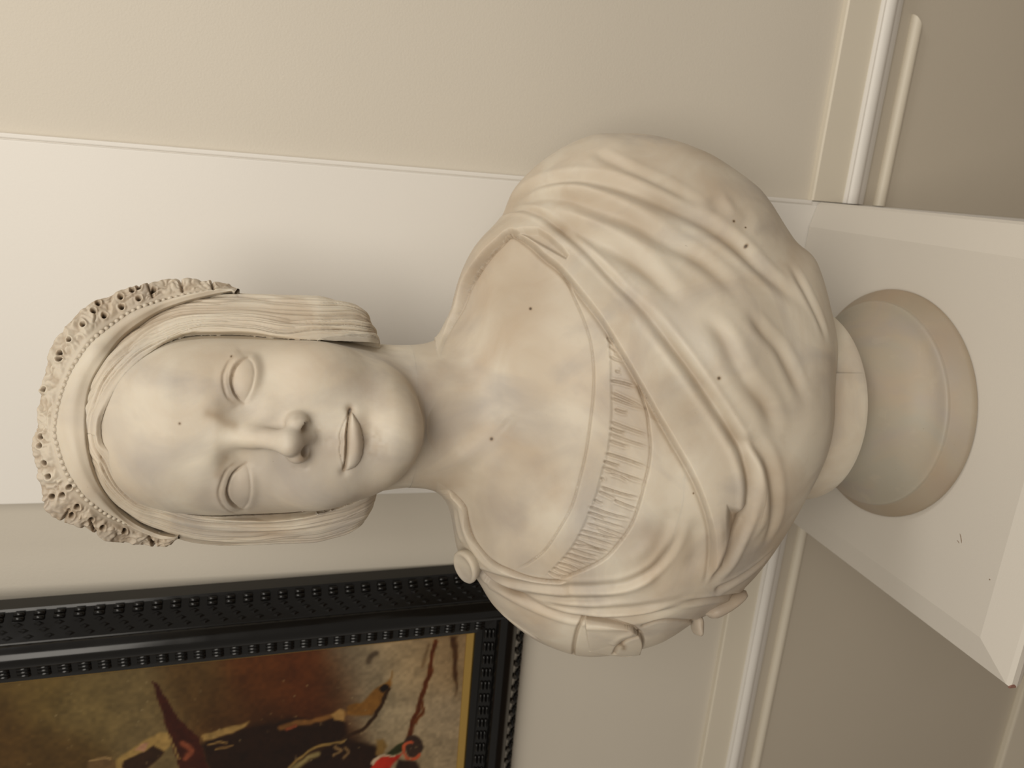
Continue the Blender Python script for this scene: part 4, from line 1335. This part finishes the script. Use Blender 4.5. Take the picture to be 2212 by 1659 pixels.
# beads
bmeshv = []
sph_v, sph_q = [], []
for i in range(7):
    for j in range(10):
        a, b_ = math.pi * i / 6, 2 * math.pi * j / 10
        sph_v.append((math.sin(a) * math.cos(b_), math.sin(a) * math.sin(b_), math.cos(a)))
sph_q = [(i * 10 + j, (i + 1) * 10 + j, (i + 1) * 10 + (j + 1) % 10, i * 10 + (j + 1) % 10) for i in range(6) for j in range(10)]
bead_me = np_mesh('bead', np.array(sph_v), np.array(sph_q))
bead_me.materials.append(MARBLE)
row15 = G[15]
sB = np.r_[0, np.cumsum(np.linalg.norm(np.diff(row15, axis=0), axis=1))]
for s in np.arange(.022, sB[-1] - .014, .0046):
    p = np.array([np.interp(s, sB, row15[:, k]) for k in range(3)])
    nn = np.array([np.interp(s, sB, NN[15, :, k]) for k in range(3)])
    o = bpy.data.objects.new('bead', bead_me)
    COL.objects.link(o); o.parent = band
    o.location = p - nn * .0006
    k = .00185 * rng.uniform(.85, 1.1)
    o.scale = (k, k, k)

# ---------------- socle, collar and brooch
def lathe(name, prof, n, mat, parent, a0=0.0, a1=2 * math.pi, cx=(0, 0), darkening=None):
    prof = np.asarray(prof, float)
    full = abs(a1 - a0 - 2 * math.pi) < 1e-6
    th = np.linspace(a0, a1, n, endpoint=not full)
    R_, Z_ = prof[:, 0][:, None], prof[:, 1][:, None]
    v = np.stack([cx[0] + R_ * np.sin(th), cx[1] - R_ * np.cos(th), Z_ + 0 * th], -1).reshape(-1, 3)
    me = np_mesh(name, v, grid_quads(len(prof), n, wrap=full))
    me.set_sharp_from_angle(angle=math.radians(42))
    set_stain_tone(me, darkening(v) if darkening else np.zeros(len(v)))
    return link(name, me, mat, parent)
sp_ = smooth_line([(.1005, .0225), (.0930, .0262), (.0850, .0330), (.0775, .0430), (.0725, .0560), (.0705, .0700), (.0720, .0820), (.0765, .0905), (.0830, .0955)], n=5)
prof = [(.002, .0002), (.1125, .0002), (.1142, .0015), (.1146, .0040), (.1140, .0062)] + smooth_line([(.1140, .0062), (.1105, .0105), (.1065, .0150), (.1030, .0185)], n=4)[1:].tolist() + [(.1022, .0194), (.1022, .0206), (.1018, .0216)] + sp_.tolist() + [(.0860, .0965), (.002, .0968)]
o = lathe('socle', prof, 128, SOCLE_MARBLE, bust, darkening=lambda v: .30 * sstep(.0215 - v[:, 2], 0, .004) * (1 + .4 * noise3(v, 40))); o['label'] = 'round grey marble base with a flared foot'  # foot band coloured darker than the curved waist above
col = [(.002, .0965), (.0912, .0965), (.0932, .0975), (.0938, .0992), (.0936, .1030), (.0915, .1150), (.0900, .1200), (.0880, .1225), (.002, .1240)]
collar = lathe('collar', col, 128, MARBLE, bust)
tab = [(.060, .1000), (.0942, .1000), (.0946, .1020), (.0942, .1100), (.0930, .1300), (.0915, .1500), (.060, .1500)]
tt_ = lathe('tablet', tab, 60, MARBLE, collar, math.radians(-78), math.radians(17))

bp_ = hit(skin, [(1010, 1205)])[0]
bc = at_y([(1006, 1224)], bp_[1] - .004)[0]
bn = np.array([-.40, -.34, .85]); bn /= np.linalg.norm(bn)
bu = np.cross([0, 0, 1.0], bn); bu /= np.linalg.norm(bu)
bw = np.cross(bn, bu)
prof = [(.0, -.012), (.010, -.012), (.0125, -.006), (.0142, -.003), (.0150, .0000), (.0148, .0018), (.0135, .0030), (.0120, .0030), (.0110, .0024), (.0060, .0022), (.0, .0021)]
th = np.linspace(0, 2 * math.pi, 48, endpoint=False)
v = []
for r, h in prof:
    for t in th:
        v.append(bc + bu * r * 1.30 * math.cos(t) + bw * r * .96 * math.sin(t) + bn * h)
me = np_mesh('brooch', np.array(v), grid_quads(len(prof), 48, wrap=True))
set_stain_tone(me, np.full(len(v), .04))
link('brooch', me, MARBLE, bust)

# the small ends of drapery that break the outline at the cut arm
def blob(name, pa, pb, Y, r, depth, taper=1.0):
    A, B = at_y([pa], Y)[0], at_y([pb], Y)[0]
    ax = B - A; L = np.linalg.norm(ax); ax /= L
    e1 = np.array([0, 1.0, 0]); e1 -= ax * (e1 @ ax); e1 /= np.linalg.norm(e1); e2 = np.cross(ax, e1)
    v = []
    for i, t in enumerate(np.linspace(0, 1, 13)):
        k = (1 - (2 * t - 1) ** 4) ** .5 * (1 + (taper - 1) * t)
        for b_ in np.linspace(0, 2 * math.pi, 20, endpoint=False):
            v.append(A + ax * L * t + (e1 * depth * math.cos(b_) + e2 * r * math.sin(b_)) * k * (1 + .06 * math.sin(3 * b_ + 5 * t)))
    me = np_mesh(name, np.array(v), grid_quads(13, 20, wrap=True))
    set_stain_tone(me, np.full(len(v), .14))
    return link(name, me, MARBLE, bust)
blob('drapery_tip', (1505, 1326), (1508, 1373), -.050, .0042, .009)
blob('drapery_end', (1520, 1326), (1612, 1276), -.058, .0075, .017, .6)
